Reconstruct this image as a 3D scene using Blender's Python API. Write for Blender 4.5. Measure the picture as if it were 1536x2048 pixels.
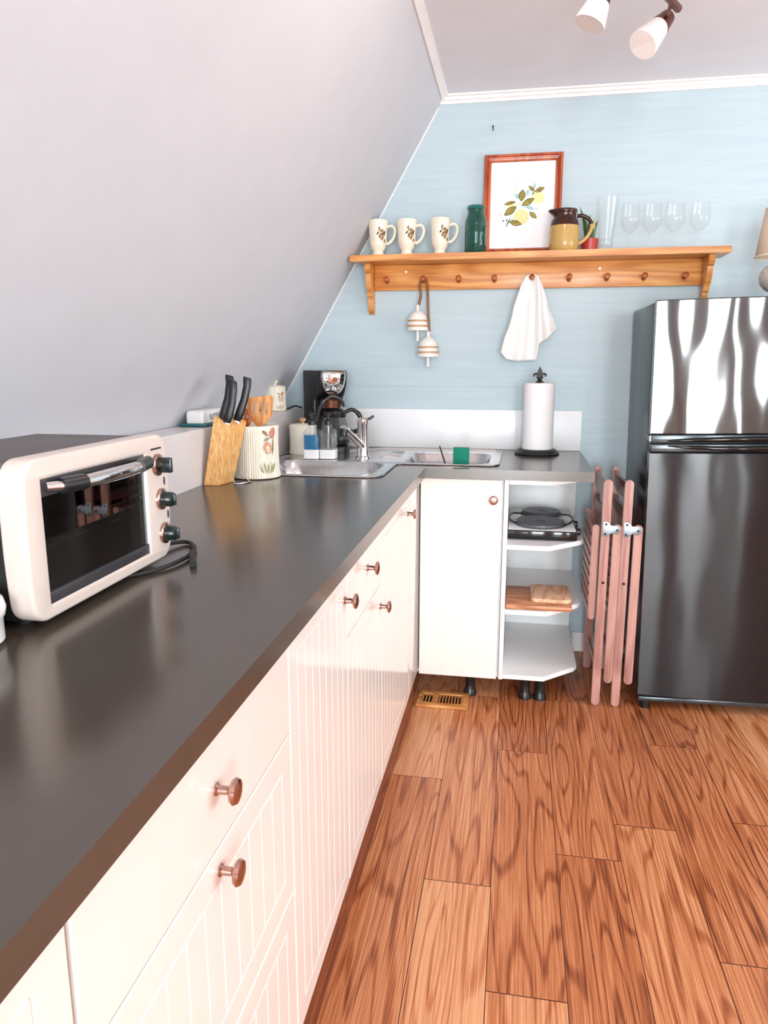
import bpy, bmesh, math, random
from mathutils import Vector, Matrix
random.seed(4)
PI = math.pi
for o in list(bpy.data.objects): bpy.data.objects.remove(o)
S = bpy.context.scene
COL = S.collection

# ------------------------------------------------------------------ camera, world, light
cam = bpy.data.cameras.new('camera'); CAM = bpy.data.objects.new('camera', cam); COL.objects.link(CAM)
CAM.location = (0.3161, -3.2631, 1.2833)
CAM.rotation_euler = (PI / 2 - 0.2004, 0, 0.176)
cam.sensor_fit = 'VERTICAL'; cam.sensor_height = 24.0; cam.lens = 24.0 * 1472 / 2048
cam.clip_start = 0.02
S.camera = CAM
S.view_settings.view_transform = 'Standard'; S.view_settings.look = 'None'
S.view_settings.gamma = 1.0; S.view_settings.exposure = 0.0
S.view_settings.use_curve_mapping = False

W = bpy.data.worlds.new('world'); S.world = W; W.use_nodes = True
bg = W.node_tree.nodes['Background']; bg.inputs[0].default_value = (0.86, 0.93, 1.0, 1); bg.inputs[1].default_value = 2.5

def area(name, loc, rot, sx, sy, power, col=(1, 1, 1)):
    l = bpy.data.lights.new(name, 'AREA'); l.shape = 'RECTANGLE'; l.size = sx; l.size_y = sy
    l.energy = power; l.color = col
    o = bpy.data.objects.new(name, l); COL.objects.link(o); o.location = loc; o.rotation_euler = rot
    return o
RX, FY, CZ = 3.5, -6.2, 2.345          # right wall, front wall, ceiling
# daylight coming through the big front window and the side window
area('daylight_front', (.36, FY - 0.25, 1.25), (PI / 2, 0, 0), 1.2, 2.1, 200, (0.92, 0.97, 1.0))
area('daylight_door', (1.825, FY - 0.25, 1.25), (PI / 2, 0, 0), .68, 2.1, 110, (0.92, 0.97, 1.0))
area('daylight_sidelight', (2.625, FY - 0.25, 1.25), (PI / 2, 0, 0), .28, 2.1, 42, (0.92, 0.97, 1.0))
area('daylight_side', (RX + 0.30, -1.95, 1.45), (PI / 2, 0, PI / 2), 2.5, 1.3, 62, (0.97, 0.98, 1.0))

# ------------------------------------------------------------------ helpers: node materials
def newmat(name):
    m = bpy.data.materials.new(name); m.use_nodes = True
    nt = m.node_tree; b = nt.nodes['Principled BSDF']
    return m, nt, b
def setp(b, **k):
    for a, v in k.items():
        a = {'coat': 'Coat Weight', 'coatr': 'Coat Roughness', 'rough': 'Roughness', 'metal': 'Metallic', 'spec': 'Specular IOR Level', 'trans': 'Transmission Weight', 'ior': 'IOR', 'sheen': 'Sheen Weight', 'sss': 'Subsurface Weight'}[a]
        b.inputs[a].default_value = v
def lin(c):
    f = lambda v: v / 12.92 if v <= .04045 else ((v + .055) / 1.055) ** 2.4
    return (f(c[0] / 255), f(c[1] / 255), f(c[2] / 255), 1)
def N(nt, t, **k):
    n = nt.nodes.new(t)
    for a, v in k.items():
        if a in n.inputs: n.inputs[a].default_value = v
        else: setattr(n, a, v)
    return n
def objcoord(nt, scale=(1, 1, 1), rot=(0, 0, 0), src='Object'):
    tc = N(nt, 'ShaderNodeTexCoord'); mp = N(nt, 'ShaderNodeMapping')
    mp.inputs['Scale'].default_value = scale; mp.inputs['Rotation'].default_value = rot
    nt.links.new(tc.outputs[src], mp.inputs['Vector']); return mp.outputs['Vector']
def ramp(nt, fac, stops):
    top = max(p for p, c in stops)
    if top > 1:
        d = N(nt, 'ShaderNodeMath', operation='DIVIDE'); d.inputs[1].default_value = top; nt.links.new(fac, d.inputs[0]); fac = d.outputs[0]; stops = [(p / top, c) for p, c in stops]
    r = N(nt, 'ShaderNodeValToRGB'); e = r.color_ramp.elements
    while len(e) < len(stops): e.new(.5)
    for i, (p, c) in enumerate(stops): e[i].position = p; e[i].color = c
    nt.links.new(fac, r.inputs[0]); return r.outputs[0]
def bump(nt, b, h, strength=.2, dist=.001):
    bm = N(nt, 'ShaderNodeBump'); bm.inputs['Strength'].default_value = strength; bm.inputs['Distance'].default_value = dist
    nt.links.new(h, bm.inputs['Height']); nt.links.new(bm.outputs[0], b.inputs['Normal']); return bm
def plain(name, c, var=.05, scale=30, bmp=0., **k):
    m, nt, b = newmat(name); c = lin(c); setp(b, **k)
    n = N(nt, 'ShaderNodeTexNoise', Scale=scale, Detail=3.0); nt.links.new(objcoord(nt), n.inputs['Vector'])
    lo = tuple(max(0, v * (1 - var)) for v in c[:3]) + (1,); hi = tuple(min(1, v * (1 + var)) for v in c[:3]) + (1,)
    nt.links.new(ramp(nt, n.outputs[0], [(.35, lo), (.65, hi)]), b.inputs['Base Color'])
    if bmp: bump(nt, b, n.outputs[0], bmp)
    return m
def wood(name, c0, c1, c2, axis='x', scale=1.0, rough=.4, rings=14, coat=0.):
    """contours of stretched noise give cathedral grain; a second fine noise gives fibres"""
    m, nt, b = newmat(name); setp(b, rough=rough, coat=coat, coatr=.15)
    s = {'x': (1.2, 9, 9), 'y': (9, 1.2, 9), 'z': (9, 9, 1.2)}[axis]
    f = {'x': (6, 220, 220), 'y': (220, 6, 220), 'z': (220, 220, 6)}[axis]
    n = N(nt, 'ShaderNodeTexNoise', Scale=scale, Detail=1.5); nt.links.new(objcoord(nt, s), n.inputs['Vector'])
    mu = N(nt, 'ShaderNodeMath', operation='MULTIPLY'); mu.inputs[1].default_value = rings * 6.28; nt.links.new(n.outputs[0], mu.inputs[0])
    si = N(nt, 'ShaderNodeMath', operation='SINE'); nt.links.new(mu.outputs[0], si.inputs[0])
    fi = N(nt, 'ShaderNodeTexNoise', Scale=1.0, Detail=2.0); nt.links.new(objcoord(nt, f), fi.inputs['Vector'])
    ad = N(nt, 'ShaderNodeMath', operation='MULTIPLY_ADD'); ad.inputs[1].default_value = .22; nt.links.new(si.outputs[0], ad.inputs[0]); nt.links.new(fi.outputs[0], ad.inputs[2])
    nt.links.new(ramp(nt, ad.outputs[0], [(.2, lin(c0)), (.5, lin(c1)), (.8, lin(c2))]), b.inputs['Base Color'])
    bump(nt, b, ad.outputs[0], .08)
    return m
def thin_glass(name, tint=(1, 1, 1), body=0.0, bodycol=(1, 1, 1), rough=0.0, edge=.5):
    m, nt, b = newmat(name)
    b.inputs['Base Color'].default_value = (*bodycol, 1); setp(b, rough=.06)
    tr = N(nt, 'ShaderNodeBsdfTransparent'); tr.inputs[0].default_value = (*tint, 1)
    gl = N(nt, 'ShaderNodeBsdfGlossy'); gl.inputs['Roughness'].default_value = rough
    lw = N(nt, 'ShaderNodeLayerWeight'); lw.inputs['Blend'].default_value = .18
    mp = N(nt, 'ShaderNodeMapRange'); mp.inputs['To Min'].default_value = .02; mp.inputs['To Max'].default_value = edge
    nt.links.new(lw.outputs['Facing'], mp.inputs[0])
    m0 = N(nt, 'ShaderNodeMixShader'); m0.inputs[0].default_value = body
    nt.links.new(tr.outputs[0], m0.inputs[1]); nt.links.new(b.outputs[0], m0.inputs[2])
    m1 = N(nt, 'ShaderNodeMixShader'); nt.links.new(mp.outputs[0], m1.inputs[0])
    nt.links.new(m0.outputs[0], m1.inputs[1]); nt.links.new(gl.outputs[0], m1.inputs[2])
    nt.links.new(m1.outputs[0], nt.nodes['Material Output'].inputs['Surface'])
    return m

# ------------------------------------------------------------------ materials
def mat_floor():
    m, nt, b = newmat('oak_plank_vinyl'); setp(b, rough=.30, spec=.5)
    uv = N(nt, 'ShaderNodeUVMap'); uv.uv_map = 'plank'
    at = N(nt, 'ShaderNodeAttribute'); at.attribute_name = 'tone'
    sep = N(nt, 'ShaderNodeSeparateXYZ'); nt.links.new(uv.outputs[0], sep.inputs[0])
    off = N(nt, 'ShaderNodeMath', operation='MULTIPLY'); off.inputs[1].default_value = 37.0; nt.links.new(at.outputs['Fac'], off.inputs[0])
    def vec(sx, sy):
        a = N(nt, 'ShaderNodeMath', operation='MULTIPLY_ADD'); a.inputs[1].default_value = sx
        nt.links.new(sep.outputs[0], a.inputs[0]); nt.links.new(off.outputs[0], a.inputs[2])
        c = N(nt, 'ShaderNodeMath', operation='MULTIPLY'); c.inputs[1].default_value = sy; nt.links.new(sep.outputs[1], c.inputs[0])
        cb = N(nt, 'ShaderNodeCombineXYZ'); nt.links.new(a.outputs[0], cb.inputs[0]); nt.links.new(c.outputs[0], cb.inputs[1]); nt.links.new(off.outputs[0], cb.inputs[2])
        return cb.outputs[0]
    big = N(nt, 'ShaderNodeTexNoise', Scale=1.0, Detail=1.2, Roughness=.45); nt.links.new(vec(9.5, .95), big.inputs['Vector'])
    mu = N(nt, 'ShaderNodeMath', operation='MULTIPLY'); mu.inputs[1].default_value = 80; nt.links.new(big.outputs[0], mu.inputs[0])
    wob = N(nt, 'ShaderNodeTexNoise', Scale=1.0, Detail=3.0); nt.links.new(vec(40, 5), wob.inputs['Vector'])
    w2 = N(nt, 'ShaderNodeMath', operation='MULTIPLY_ADD'); w2.inputs[1].default_value = 1.5; nt.links.new(wob.outputs[0], w2.inputs[0]); nt.links.new(mu.outputs[0], w2.inputs[2])
    si = N(nt, 'ShaderNodeMath', operation='SINE'); nt.links.new(w2.outputs[0], si.inputs[0])
    pw = N(nt, 'ShaderNodeMapRange'); pw.inputs['From Min'].default_value = .45; pw.inputs['From Max'].default_value = 1.0; nt.links.new(si.outputs[0], pw.inputs[0])
    fib = N(nt, 'ShaderNodeTexNoise', Scale=1.0, Detail=3.0, Roughness=.7); nt.links.new(vec(240, 3.2), fib.inputs['Vector'])
    fib.inputs['Detail'].default_value = 4.0
    cl = N(nt, 'ShaderNodeTexNoise', Scale=1.0, Detail=2.0); nt.links.new(vec(14, 2.0), cl.inputs['Vector'])
    # tone = fibre + clouds + per-plank tone
    s1 = N(nt, 'ShaderNodeMath', operation='MULTIPLY_ADD'); s1.inputs[1].default_value = 1.6; nt.links.new(fib.outputs[0], s1.inputs[0])
    c1 = N(nt, 'ShaderNodeMath', operation='MULTIPLY'); c1.inputs[1].default_value = .12; nt.links.new(cl.outputs[0], c1.inputs[0]); nt.links.new(c1.outputs[0], s1.inputs[2])
    t1 = N(nt, 'ShaderNodeMath', operation='MULTIPLY_ADD'); t1.inputs[1].default_value = .42; nt.links.new(at.outputs['Fac'], t1.inputs[0]); nt.links.new(s1.outputs[0], t1.inputs[2])
    g1 = N(nt, 'ShaderNodeMath', operation='MULTIPLY_ADD'); g1.inputs[1].default_value = -.26; nt.links.new(pw.outputs[0], g1.inputs[0]); nt.links.new(t1.outputs[0], g1.inputs[2])
    col = ramp(nt, g1.outputs[0], [(.44, lin((84, 38, 20))), (.72, lin((150, 82, 46))), (.98, lin((190, 118, 74))), (1.34, lin((220, 162, 118)))])
    # dark joint line near plank borders (uv2 holds metres to the border)
    ua = N(nt, 'ShaderNodeUVMap'); ua.uv_map = 'edge'
    se = N(nt, 'ShaderNodeSeparateXYZ'); nt.links.new(ua.outputs[0], se.inputs[0])
    mx = None
    for i in (0, 1):
        pp = N(nt, 'ShaderNodeMath', operation='ABSOLUTE'); nt.links.new(se.outputs[i], pp.inputs[0])
        st = N(nt, 'ShaderNodeMath', operation='GREATER_THAN'); st.inputs[1].default_value = .988 if i == 0 else .9978
        nt.links.new(pp.outputs[0], st.inputs[0])
        if mx is None: mx = st
        else:
            q = N(nt, 'ShaderNodeMath', operation='MAXIMUM'); nt.links.new(mx.outputs[0], q.inputs[0]); nt.links.new(st.outputs[0], q.inputs[1]); mx = q
    mixn = N(nt, 'ShaderNodeMix', data_type='RGBA'); nt.links.new(mx.outputs[0], mixn.inputs[0])
    nt.links.new(col, mixn.inputs[6]); mixn.inputs[7].default_value = lin((70, 30, 16))
    nt.links.new(mixn.outputs[2], b.inputs['Base Color'])
    bump(nt, b, g1.outputs[0], .12)
    return m
def mat_backwall():
    m, nt, b = newmat('pale_blue_paint'); setp(b, rough=.55)
    n = N(nt, 'ShaderNodeTexNoise', Scale=1.0, Detail=4.0); nt.links.new(objcoord(nt, (3, 3, 60)), n.inputs['Vector'])
    v = N(nt, 'ShaderNodeTexVoronoi', Scale=1.0); nt.links.new(objcoord(nt, (2.6, 2.6, 6.5)), v.inputs['Vector'])
    kn = ramp(nt, v.outputs['Distance'], [(.0, (0, 0, 0, 1)), (.05, (1, 1, 1, 1))])
    nt.links.new(ramp(nt, n.outputs[0], [(.3, lin((181, 200, 208))), (.7, lin((189, 207, 214)))]), b.inputs['Base Color'])
    ad = N(nt, 'ShaderNodeMath', operation='MULTIPLY_ADD'); ad.inputs[1].default_value = .3; nt.links.new(n.outputs[0], ad.inputs[0]); nt.links.new(kn, ad.inputs[2])
    bump(nt, b, ad.outputs[0], .25, .0015)
    return m
def mat_fridge(name, rough, wav, smear=0., ior=2.2):
    m, nt, b = newmat(name); b.inputs['Base Color'].default_value = (.006, .007, .009, 1); setp(b, rough=rough, ior=ior)
    n = N(nt, 'ShaderNodeTexNoise', Scale=1.0, Detail=1.0); nt.links.new(objcoord(nt, (5.5, 5.5, 2.4)), n.inputs['Vector'])
    g = N(nt, 'ShaderNodeTexNoise', Scale=420.0, Detail=1.0); nt.links.new(objcoord(nt), g.inputs['Vector'])
    ad = N(nt, 'ShaderNodeMath', operation='MULTIPLY_ADD'); ad.inputs[1].default_value = 0.; nt.links.new(g.outputs[0], ad.inputs[0]); nt.links.new(n.outputs[0], ad.inputs[2])
    if smear:                       # brushed finish: reflections stretch up and down
        b.inputs['Anisotropic'].default_value = smear; b.inputs['Anisotropic Rotation'].default_value = .25
        tg = N(nt, 'ShaderNodeTangent', direction_type='RADIAL', axis='Z'); nt.links.new(tg.outputs[0], b.inputs['Tangent'])
    bump(nt, b, ad.outputs[0], wav, .02)
    return m

M = {}
M['floor'] = mat_floor(); M['bluewall'] = mat_backwall()
M['slope'] = plain('lavender_grey_paint', (205, 207, 213), .015, 8, .05, rough=.6)
M['ceil'] = plain('ceiling_paint', (240, 240, 246), .015, 6, .04, rough=.7)
M['trim'] = plain('white_trim_paint', (244, 240, 238), .02, 20, rough=.4)
M['side'] = plain('room_paint', (236, 232, 230), .02, 8, rough=.7)
M['cab'] = plain('white_foil_gloss', (238, 228, 221), .01, 6, rough=.14)
M['carcass'] = plain('white_melamine', (240, 240, 240), .01, 10, rough=.35)
M['counter'] = plain('charcoal_laminate', (74, 65, 56), .03, 14, rough=.2, spec=.9)
M['ledge'] = plain('pale_laminate', (226, 221, 221), .015, 30, rough=.25)
M['splash'] = plain('white_splash', (242, 244, 246), .01, 12, rough=.25)
M['plinth'] = wood('brown_plinth', (88, 44, 26), (120, 60, 34), (140, 76, 44), 'y', 1, .45)
M['steel'] = plain('brushed_steel', (205, 205, 206), .06, 90, metal=1., rough=.22)
M['chrome'] = plain('chrome', (225, 222, 222), .02, 20, metal=1., rough=.06)
M['black'] = plain('black_plastic', (22, 23, 25), .2, 60, rough=.32)
M['blackgloss'] = plain('black_gloss', (14, 14, 16), .1, 60, rough=.08)
M['rubber'] = plain('black_rubber', (26, 26, 28), .2, 80, rough=.6)
M['iron'] = plain('black_iron', (24, 26, 28), .25, 90, .3, rough=.5)
M['castiron'] = plain('grey_cast_iron', (96, 100, 104), .2, 120, .3, rough=.42, metal=.4)
M['pine'] = wood('orange_pine', (196, 122, 58), (220, 148, 76), (234, 170, 98), 'x', .8, .38, 9, .2)
M['pinedark'] = wood('pine_peg', (140, 66, 26), (168, 86, 38), (190, 106, 52), 'z', 2, .35)
M['block'] = wood('blond_wood', (214, 150, 84), (232, 178, 108), (242, 196, 130), 'z', 13, .45, 3)
M['spat'] = wood('spatula_wood', (186, 112, 52), (216, 146, 76), (230, 166, 98), 'z', 2, .5, 6)
M['chair'] = wood('rosy_brown_wood', (148, 100, 90), (172, 124, 113), (188, 142, 130), 'z', 1.5, .32, 5, .25)
M['chairdark'] = wood('dark_red_wood', (84, 40, 32), (104, 52, 42), (122, 66, 54), 'y', 1.5, .35, 5, .25)
M['board'] = wood('cutting_board_wood', (158, 100, 68), (186, 126, 90), (204, 148, 110), 'x', 1.5, .5, 7)
M['boardpale'] = wood('pale_board_wood', (196, 146, 110), (218, 172, 136), (230, 190, 156), 'y', 1.5, .5, 9)
M['ventwood'] = wood('oak_vent', (176, 110, 54), (206, 142, 78), (222, 164, 100), 'x', 1.5, .4, 6)
M['dark'] = plain('shade_black', (16, 12, 10), .1, 30, rough=.8)
M['frame'] = wood('cherry_frame', (150, 58, 24), (184, 82, 38), (204, 104, 56), 'z', 1.5, .3, 5, .3)
M['paper'] = plain('white_paper', (244, 245, 247), .01, 30, rough=.8)
M['roll'] = plain('towel_paper', (243, 242, 242), .02, 200, .3, rough=.9)
M['cloth'] = plain('white_terry', (245, 243, 240), .05, 300, .6, rough=.95, sheen=.3)
M['ivory'] = plain('ivory_ceramic', (240, 232, 212), .02, 20, rough=.16)
M['ivoryrib'] = plain('ivory_ribbed', (238, 232, 214), .02, 20, rough=.22)
M['whitecer'] = plain('white_ceramic', (240, 240, 240), .01, 20, rough=.15)
M['bell'] = plain('white_bell', (240, 236, 230), .02, 30, rough=.35)
M['tan'] = plain('tan_band', (196, 156, 108), .06, 60, rough=.5)
M['rope'] = plain('jute_rope', (138, 92, 56), .25, 300, .5, rough=.9)
M['teal'] = plain('teal_ceramic', (30, 98, 104), .05, 30, rough=.2)
M['green'] = plain('green_scourer', (18, 124, 100), .18, 400, .8, rough=.95)
M['spongey'] = plain('sponge_foam', (226, 214, 150), .1, 200, .5, rough=.95)
M['mustard'] = plain('mustard_glaze', (192, 156, 92), .06, 90, rough=.12)
M['brownglaze'] = plain('brown_glaze', (56, 24, 16), .2, 40, rough=.1)
M['redpot'] = plain('red_pot', (186, 62, 52), .06, 60, rough=.35)
M['leaf'] = plain('aloe_leaf', (62, 92, 50), .25, 60, rough=.4)
M['leafpale'] = plain('aloe_pale', (196, 200, 128), .15, 60, rough=.4)
M['artgreen'] = plain('art_olive', (156, 142, 66), .35, 120, rough=.8)
M['artdark'] = plain('art_dark', (40, 46, 36), .2, 60, rough=.8)
M['artyellow'] = plain('art_yellow', (246, 230, 166), .04, 60, rough=.8)
M['artteal'] = plain('art_teal', (168, 208, 206), .08, 60, rough=.8)
M['artpink'] = plain('art_pink', (244, 222, 220), .04, 60, rough=.8)
M['decalbrown'] = plain('decal_brown', (140, 100, 52), .4, 160, rough=.3)
M['decalred'] = plain('decal_red', (206, 136, 116), .25, 120, rough=.3)
M['decalstraw'] = plain('decal_straw', (222, 206, 156), .2, 120, rough=.3)
M['decalgreen'] = plain('decal_green', (132, 140, 100), .2, 120, rough=.3)
M['cream'] = plain('cream_plastic', (224, 210, 200), .02, 30, rough=.3)
M['ovendark'] = plain('oven_top_enamel', (86, 78, 78), .06, 120, rough=.45)
M['ovenblack'] = plain('oven_black', (22, 22, 22), .1, 60, rough=.5)
M['ovenin'] = plain('oven_interior', (46, 44, 44), .2, 20, rough=.35, metal=.6)
M['ovengrey'] = plain('oven_grey_trim', (58, 56, 60), .05, 60, rough=.3)
M['knobgreen'] = plain('dark_knob', (30, 40, 40), .1, 60, rough=.2)
M['rose'] = plain('rose_chrome', (186, 150, 140), .05, 30, metal=1., rough=.15)
M['navy'] = plain('navy_mark', (46, 48, 92), .05, 30, rough=.5)
M['bronze'] = plain('bronze', (112, 70, 54), .1, 40, metal=.8, rough=.3)
M['frost'] = plain('frosted_glass', (240, 232, 228), .01, 20, rough=.35)
M['shade'] = plain('lamp_shade_cloth', (232, 206, 180), .04, 200, .3, rough=.9)
M['shadein'] = plain('lamp_shade_lining', (246, 238, 216), .02, 60, rough=.8)
M['lampbase'] = plain('lamp_glass_base', (198, 190, 184), .05, 30, rough=.12)
M['ink'] = plain('grey_ink', (96, 96, 98), .1, 60, rough=.6)
M['fridgetop'] = mat_fridge('black_enamel_wavy', .06, .6)
M['fridgelow'] = mat_fridge('black_enamel_satin', .2, .3, .95, 1.52)
M['fridgeside'] = plain('fridge_side', (38, 46, 50), .1, 200, .1, rough=.25)
M['fridgetrim'] = plain('fridge_trim', (72, 78, 82), .1, 60, rough=.15, metal=.5)
M['hinge'] = plain('zinc_hinge', (138, 148, 156), .06, 60, metal=.85, rough=.4)
M['screw'] = plain('dark_screw', (54, 44, 44), .1, 60, metal=.7, rough=.35)
M['glass'] = thin_glass('clear_glass', (.99, .995, .995), .03, (.86, .89, .91), 0, .5)
M['pane'] = thin_glass('window_pane', (.98, .99, .99), 0, (1, 1, 1), 0, .4)
M['ovenpane'] = thin_glass('oven_pane', (.42, .44, .43), .0, (1, 1, 1), 0, .85)
M['carafe'] = thin_glass('carafe_glass', (.72, .73, .74), .08, (.25, .26, .27), .02, .9)
M['greenglass'] = thin_glass('green_glass', (.10, .62, .52), .35, (.0, .13, .10), 0, .7)
M['bluesoap'] = plain('blue_soap', (18, 112, 158), .04, 20, rough=.1)
M['clearsoap'] = thin_glass('clear_soap', (.78, .80, .80), .15, (.55, .57, .57), 0, .5)
M['curtain'] = plain('white_curtain', (238, 236, 232), .03, 40, rough=.9)
M['outside'] = plain('garden_green', (70, 104, 48), .3, 3, rough=.9)

# ------------------------------------------------------------------ helpers: mesh
def B(): return bmesh.new()
def merge(bm, t, mi=0, mtx=None):
    if mtx is not None: bmesh.ops.transform(t, matrix=mtx, verts=t.verts)
    for f in t.faces: f.material_index = mi
    me = bpy.data.meshes.new('t'); t.to_mesh(me); t.free(); bm.from_mesh(me); bpy.data.meshes.remove(me); return bm
def box(bm, x0, x1, y0, y1, z0, z1, bev=0., mi=0, seg=2, mtx=None):
    t = bmesh.new(); bmesh.ops.create_cube(t, size=1.0)
    for v in t.verts: v.co = Vector(((x0 + x1) / 2 + v.co.x * (x1 - x0), (y0 + y1) / 2 + v.co.y * (y1 - y0), (z0 + z1) / 2 + v.co.z * (z1 - z0)))
    if bev: bmesh.ops.bevel(t, geom=list(t.edges), offset=bev, segments=seg, profile=.5, affect='EDGES')
    return merge(bm, t, mi, mtx)
def loft(bm, loops, cap=True, mi=0, closed=True):
    vs = [[bm.verts.new(p) for p in L] for L in loops]; n = len(loops[0])
    for a, b in zip(vs, vs[1:]):
        for i in range(n if closed else n - 1):
            j = (i + 1) % n
            f = bm.faces.new((a[i], a[j], b[j], b[i])); f.material_index = mi
    if cap and closed:
        f = bm.faces.new(list(reversed(vs[0]))); f.material_index = mi
        f = bm.faces.new(vs[-1]); f.material_index = mi
    return bm
def lathe(bm, prof, c=(0, 0, 0), seg=40, mi=0, cap=True, sx=1., sy=1.):
    """profile = [(r, z)...] turned round z; material index may be given as third value per point"""
    loops = []
    for p in prof:
        r = max(p[0], 1e-4)
        loops.append([Vector((c[0] + sx * r * math.cos(2 * PI * k / seg), c[1] + sy * r * math.sin(2 * PI * k / seg), c[2] + p[1])) for k in range(seg)])
    return loft(bm, loops, cap, mi)
def frame_at(d):
    d = d.normalized(); a = Vector((0, 0, 1)) if abs(d.z) < .9 else Vector((1, 0, 0))
    u = d.cross(a).normalized(); return u, d.cross(u).normalized()
def tube(bm, pts, r, seg=12, mi=0, cap=True):
    pts = [Vector(p) for p in pts]; n = len(pts); R = r if isinstance(r, (list, tuple)) else [r] * n
    loops = []; u = None
    for i, p in enumerate(pts):
        d = (pts[min(i + 1, n - 1)] - pts[max(i - 1, 0)]).normalized()
        if u is None: u, v = frame_at(d)
        else:
            u = (u - d * u.dot(d)).normalized(); v = d.cross(u).normalized()
        loops.append([p + R[i] * (math.cos(2 * PI * k / seg) * u + math.sin(2 * PI * k / seg) * v) for k in range(seg)])
    return loft(bm, loops, cap, mi)
def cyl(bm, p0, p1, r0, r1=None, seg=28, mi=0): return tube(bm, [p0, p1], [r0, r0 if r1 is None else r1], seg, mi)
def spline(pts, n=8):
    P = [Vector(p) for p in pts]; P = [P[0] * 2 - P[1]] + P + [P[-1] * 2 - P[-2]]; out = []
    for i in range(1, len(P) - 2):
        for k in range(n):
            t = k / n; a, b, c, d = P[i - 1:i + 3]
            out.append(.5 * ((2 * b) + (c - a) * t + (2 * a - 5 * b + 4 * c - d) * t * t + (3 * b - a - 3 * c + d) * t ** 3))
    out.append(P[-2]); return out
def rrect(x0, x1, y0, y1, r, n=6):
    out = []
    for cx, cy, a in ((x1 - r, y1 - r, 0), (x0 + r, y1 - r, 90), (x0 + r, y0 + r, 180), (x1 - r, y0 + r, 270)):
        for k in range(n + 1):
            t = math.radians(a + 90 * k / n); out.append((cx + r * math.cos(t), cy + r * math.sin(t)))
    return out
def prism(bm, poly, f, a, b, mi=0):
    """poly in 2D, f(u, v, w) -> xyz, extruded from w=a to w=b"""
    return loft(bm, [[Vector(f(u, v, a)) for u, v in poly], [Vector(f(u, v, b)) for u, v in poly]], True, mi)
def plate(outer, holes, f, half, bev=0., res=1):
    """2D filled curve with holes, thickness +-half, mapped by f(u, v, w)"""
    cu = bpy.data.curves.new('c', 'CURVE'); cu.dimensions = '2D'; cu.fill_mode = 'BOTH'; cu.extrude = half; cu.bevel_depth = bev; cu.bevel_resolution = res
    for L in [outer] + holes:
        s = cu.splines.new('POLY'); s.points.add(len(L) - 1)
        for p, (u, v) in zip(s.points, L): p.co = (u, v, 0, 1)
        s.use_cyclic_u = True
    o = bpy.data.objects.new('c', cu); COL.objects.link(o)
    dg = bpy.context.evaluated_depsgraph_get(); me = bpy.data.meshes.new_from_object(o.evaluated_get(dg))
    t = bmesh.new(); t.from_mesh(me); bpy.data.objects.remove(o); bpy.data.curves.remove(cu); bpy.data.meshes.remove(me)
    for v in t.verts: v.co = Vector(f(*v.co))
    bmesh.ops.remove_doubles(t, verts=t.verts, dist=1e-6)
    return t
def text_bm(s, size, f, depth=.0004):
    cu = bpy.data.curves.new('t', 'FONT'); cu.body = s; cu.size = size; cu.extrude = depth; cu.align_x = 'CENTER'; cu.align_y = 'CENTER'
    o = bpy.data.objects.new('t', cu); COL.objects.link(o)
    dg = bpy.context.evaluated_depsgraph_get(); me = bpy.data.meshes.new_from_object(o.evaluated_get(dg))
    t = bmesh.new(); t.from_mesh(me); bpy.data.objects.remove(o); bpy.data.curves.remove(cu); bpy.data.meshes.remove(me)
    for v in t.verts: v.co = Vector(f(*v.co))
    return t

# ------------------------------------------------------------------ helpers: objects
def obj(name, bm, mat, parent=None, smooth=True, off=None, ang=40):
    if off is not None: bmesh.ops.translate(bm, vec=-Vector(off), verts=bm.verts)
    bmesh.ops.recalc_face_normals(bm, faces=bm.faces)
    me = bpy.data.meshes.new(name); bm.to_mesh(me); bm.free()
    for m in (mat if isinstance(mat, list) else [mat]): me.materials.append(M[m])
    if smooth:
        me.polygons.foreach_set('use_smooth', [True] * len(me.polygons))
        me.set_sharp_from_angle(angle=math.radians(ang))
    o = bpy.data.objects.new(name, me); COL.objects.link(o)
    if parent is not None: o.parent = parent
    return o
def tag(o, label, cat, group=None, kind=None):
    o['label'] = label; o['category'] = cat
    if group: o['group'] = group
    if kind: o['kind'] = kind
    return o
def struct(name, bm, mat, label, cat, smooth=False):
    o = obj(name, bm, mat, smooth=smooth); return tag(o, label, cat, kind='structure')
class Thing:
    """an Empty at the base of a thing; parts are given in world coordinates of the unturned thing"""
    def __init__(s, name, label, cat, loc, group=None):
        s.o = bpy.data.objects.new(name, None); s.o.empty_display_size = .05; COL.objects.link(s.o); s.loc = Vector(loc); s.o.location = loc
        tag(s.o, label, cat, group)
    def part(s, name, bm, mat, parent=None, smooth=True, label=None, ang=40):
        o = obj(name, bm, mat, parent or s.o, smooth, s.loc, ang)
        if label: o['label'] = label
        return o
def solo(name, bm, mat, label, cat, loc, group=None, smooth=True, ang=40):
    o = obj(name, bm, mat, None, smooth, loc, ang); o.location = loc; return tag(o, label, cat, group)
def dup(root, loc, label, rotz=None):
    r = root.copy(); COL.objects.link(r); r.location = loc; r['label'] = label
    if rotz is not None: r.rotation_euler.z = rotz
    for ch in list(root.children):
        c = ch.copy(); COL.objects.link(c); c.parent = r
        for g in list(ch.children):
            d = g.copy(); COL.objects.link(d); d.parent = c
    return r

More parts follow.
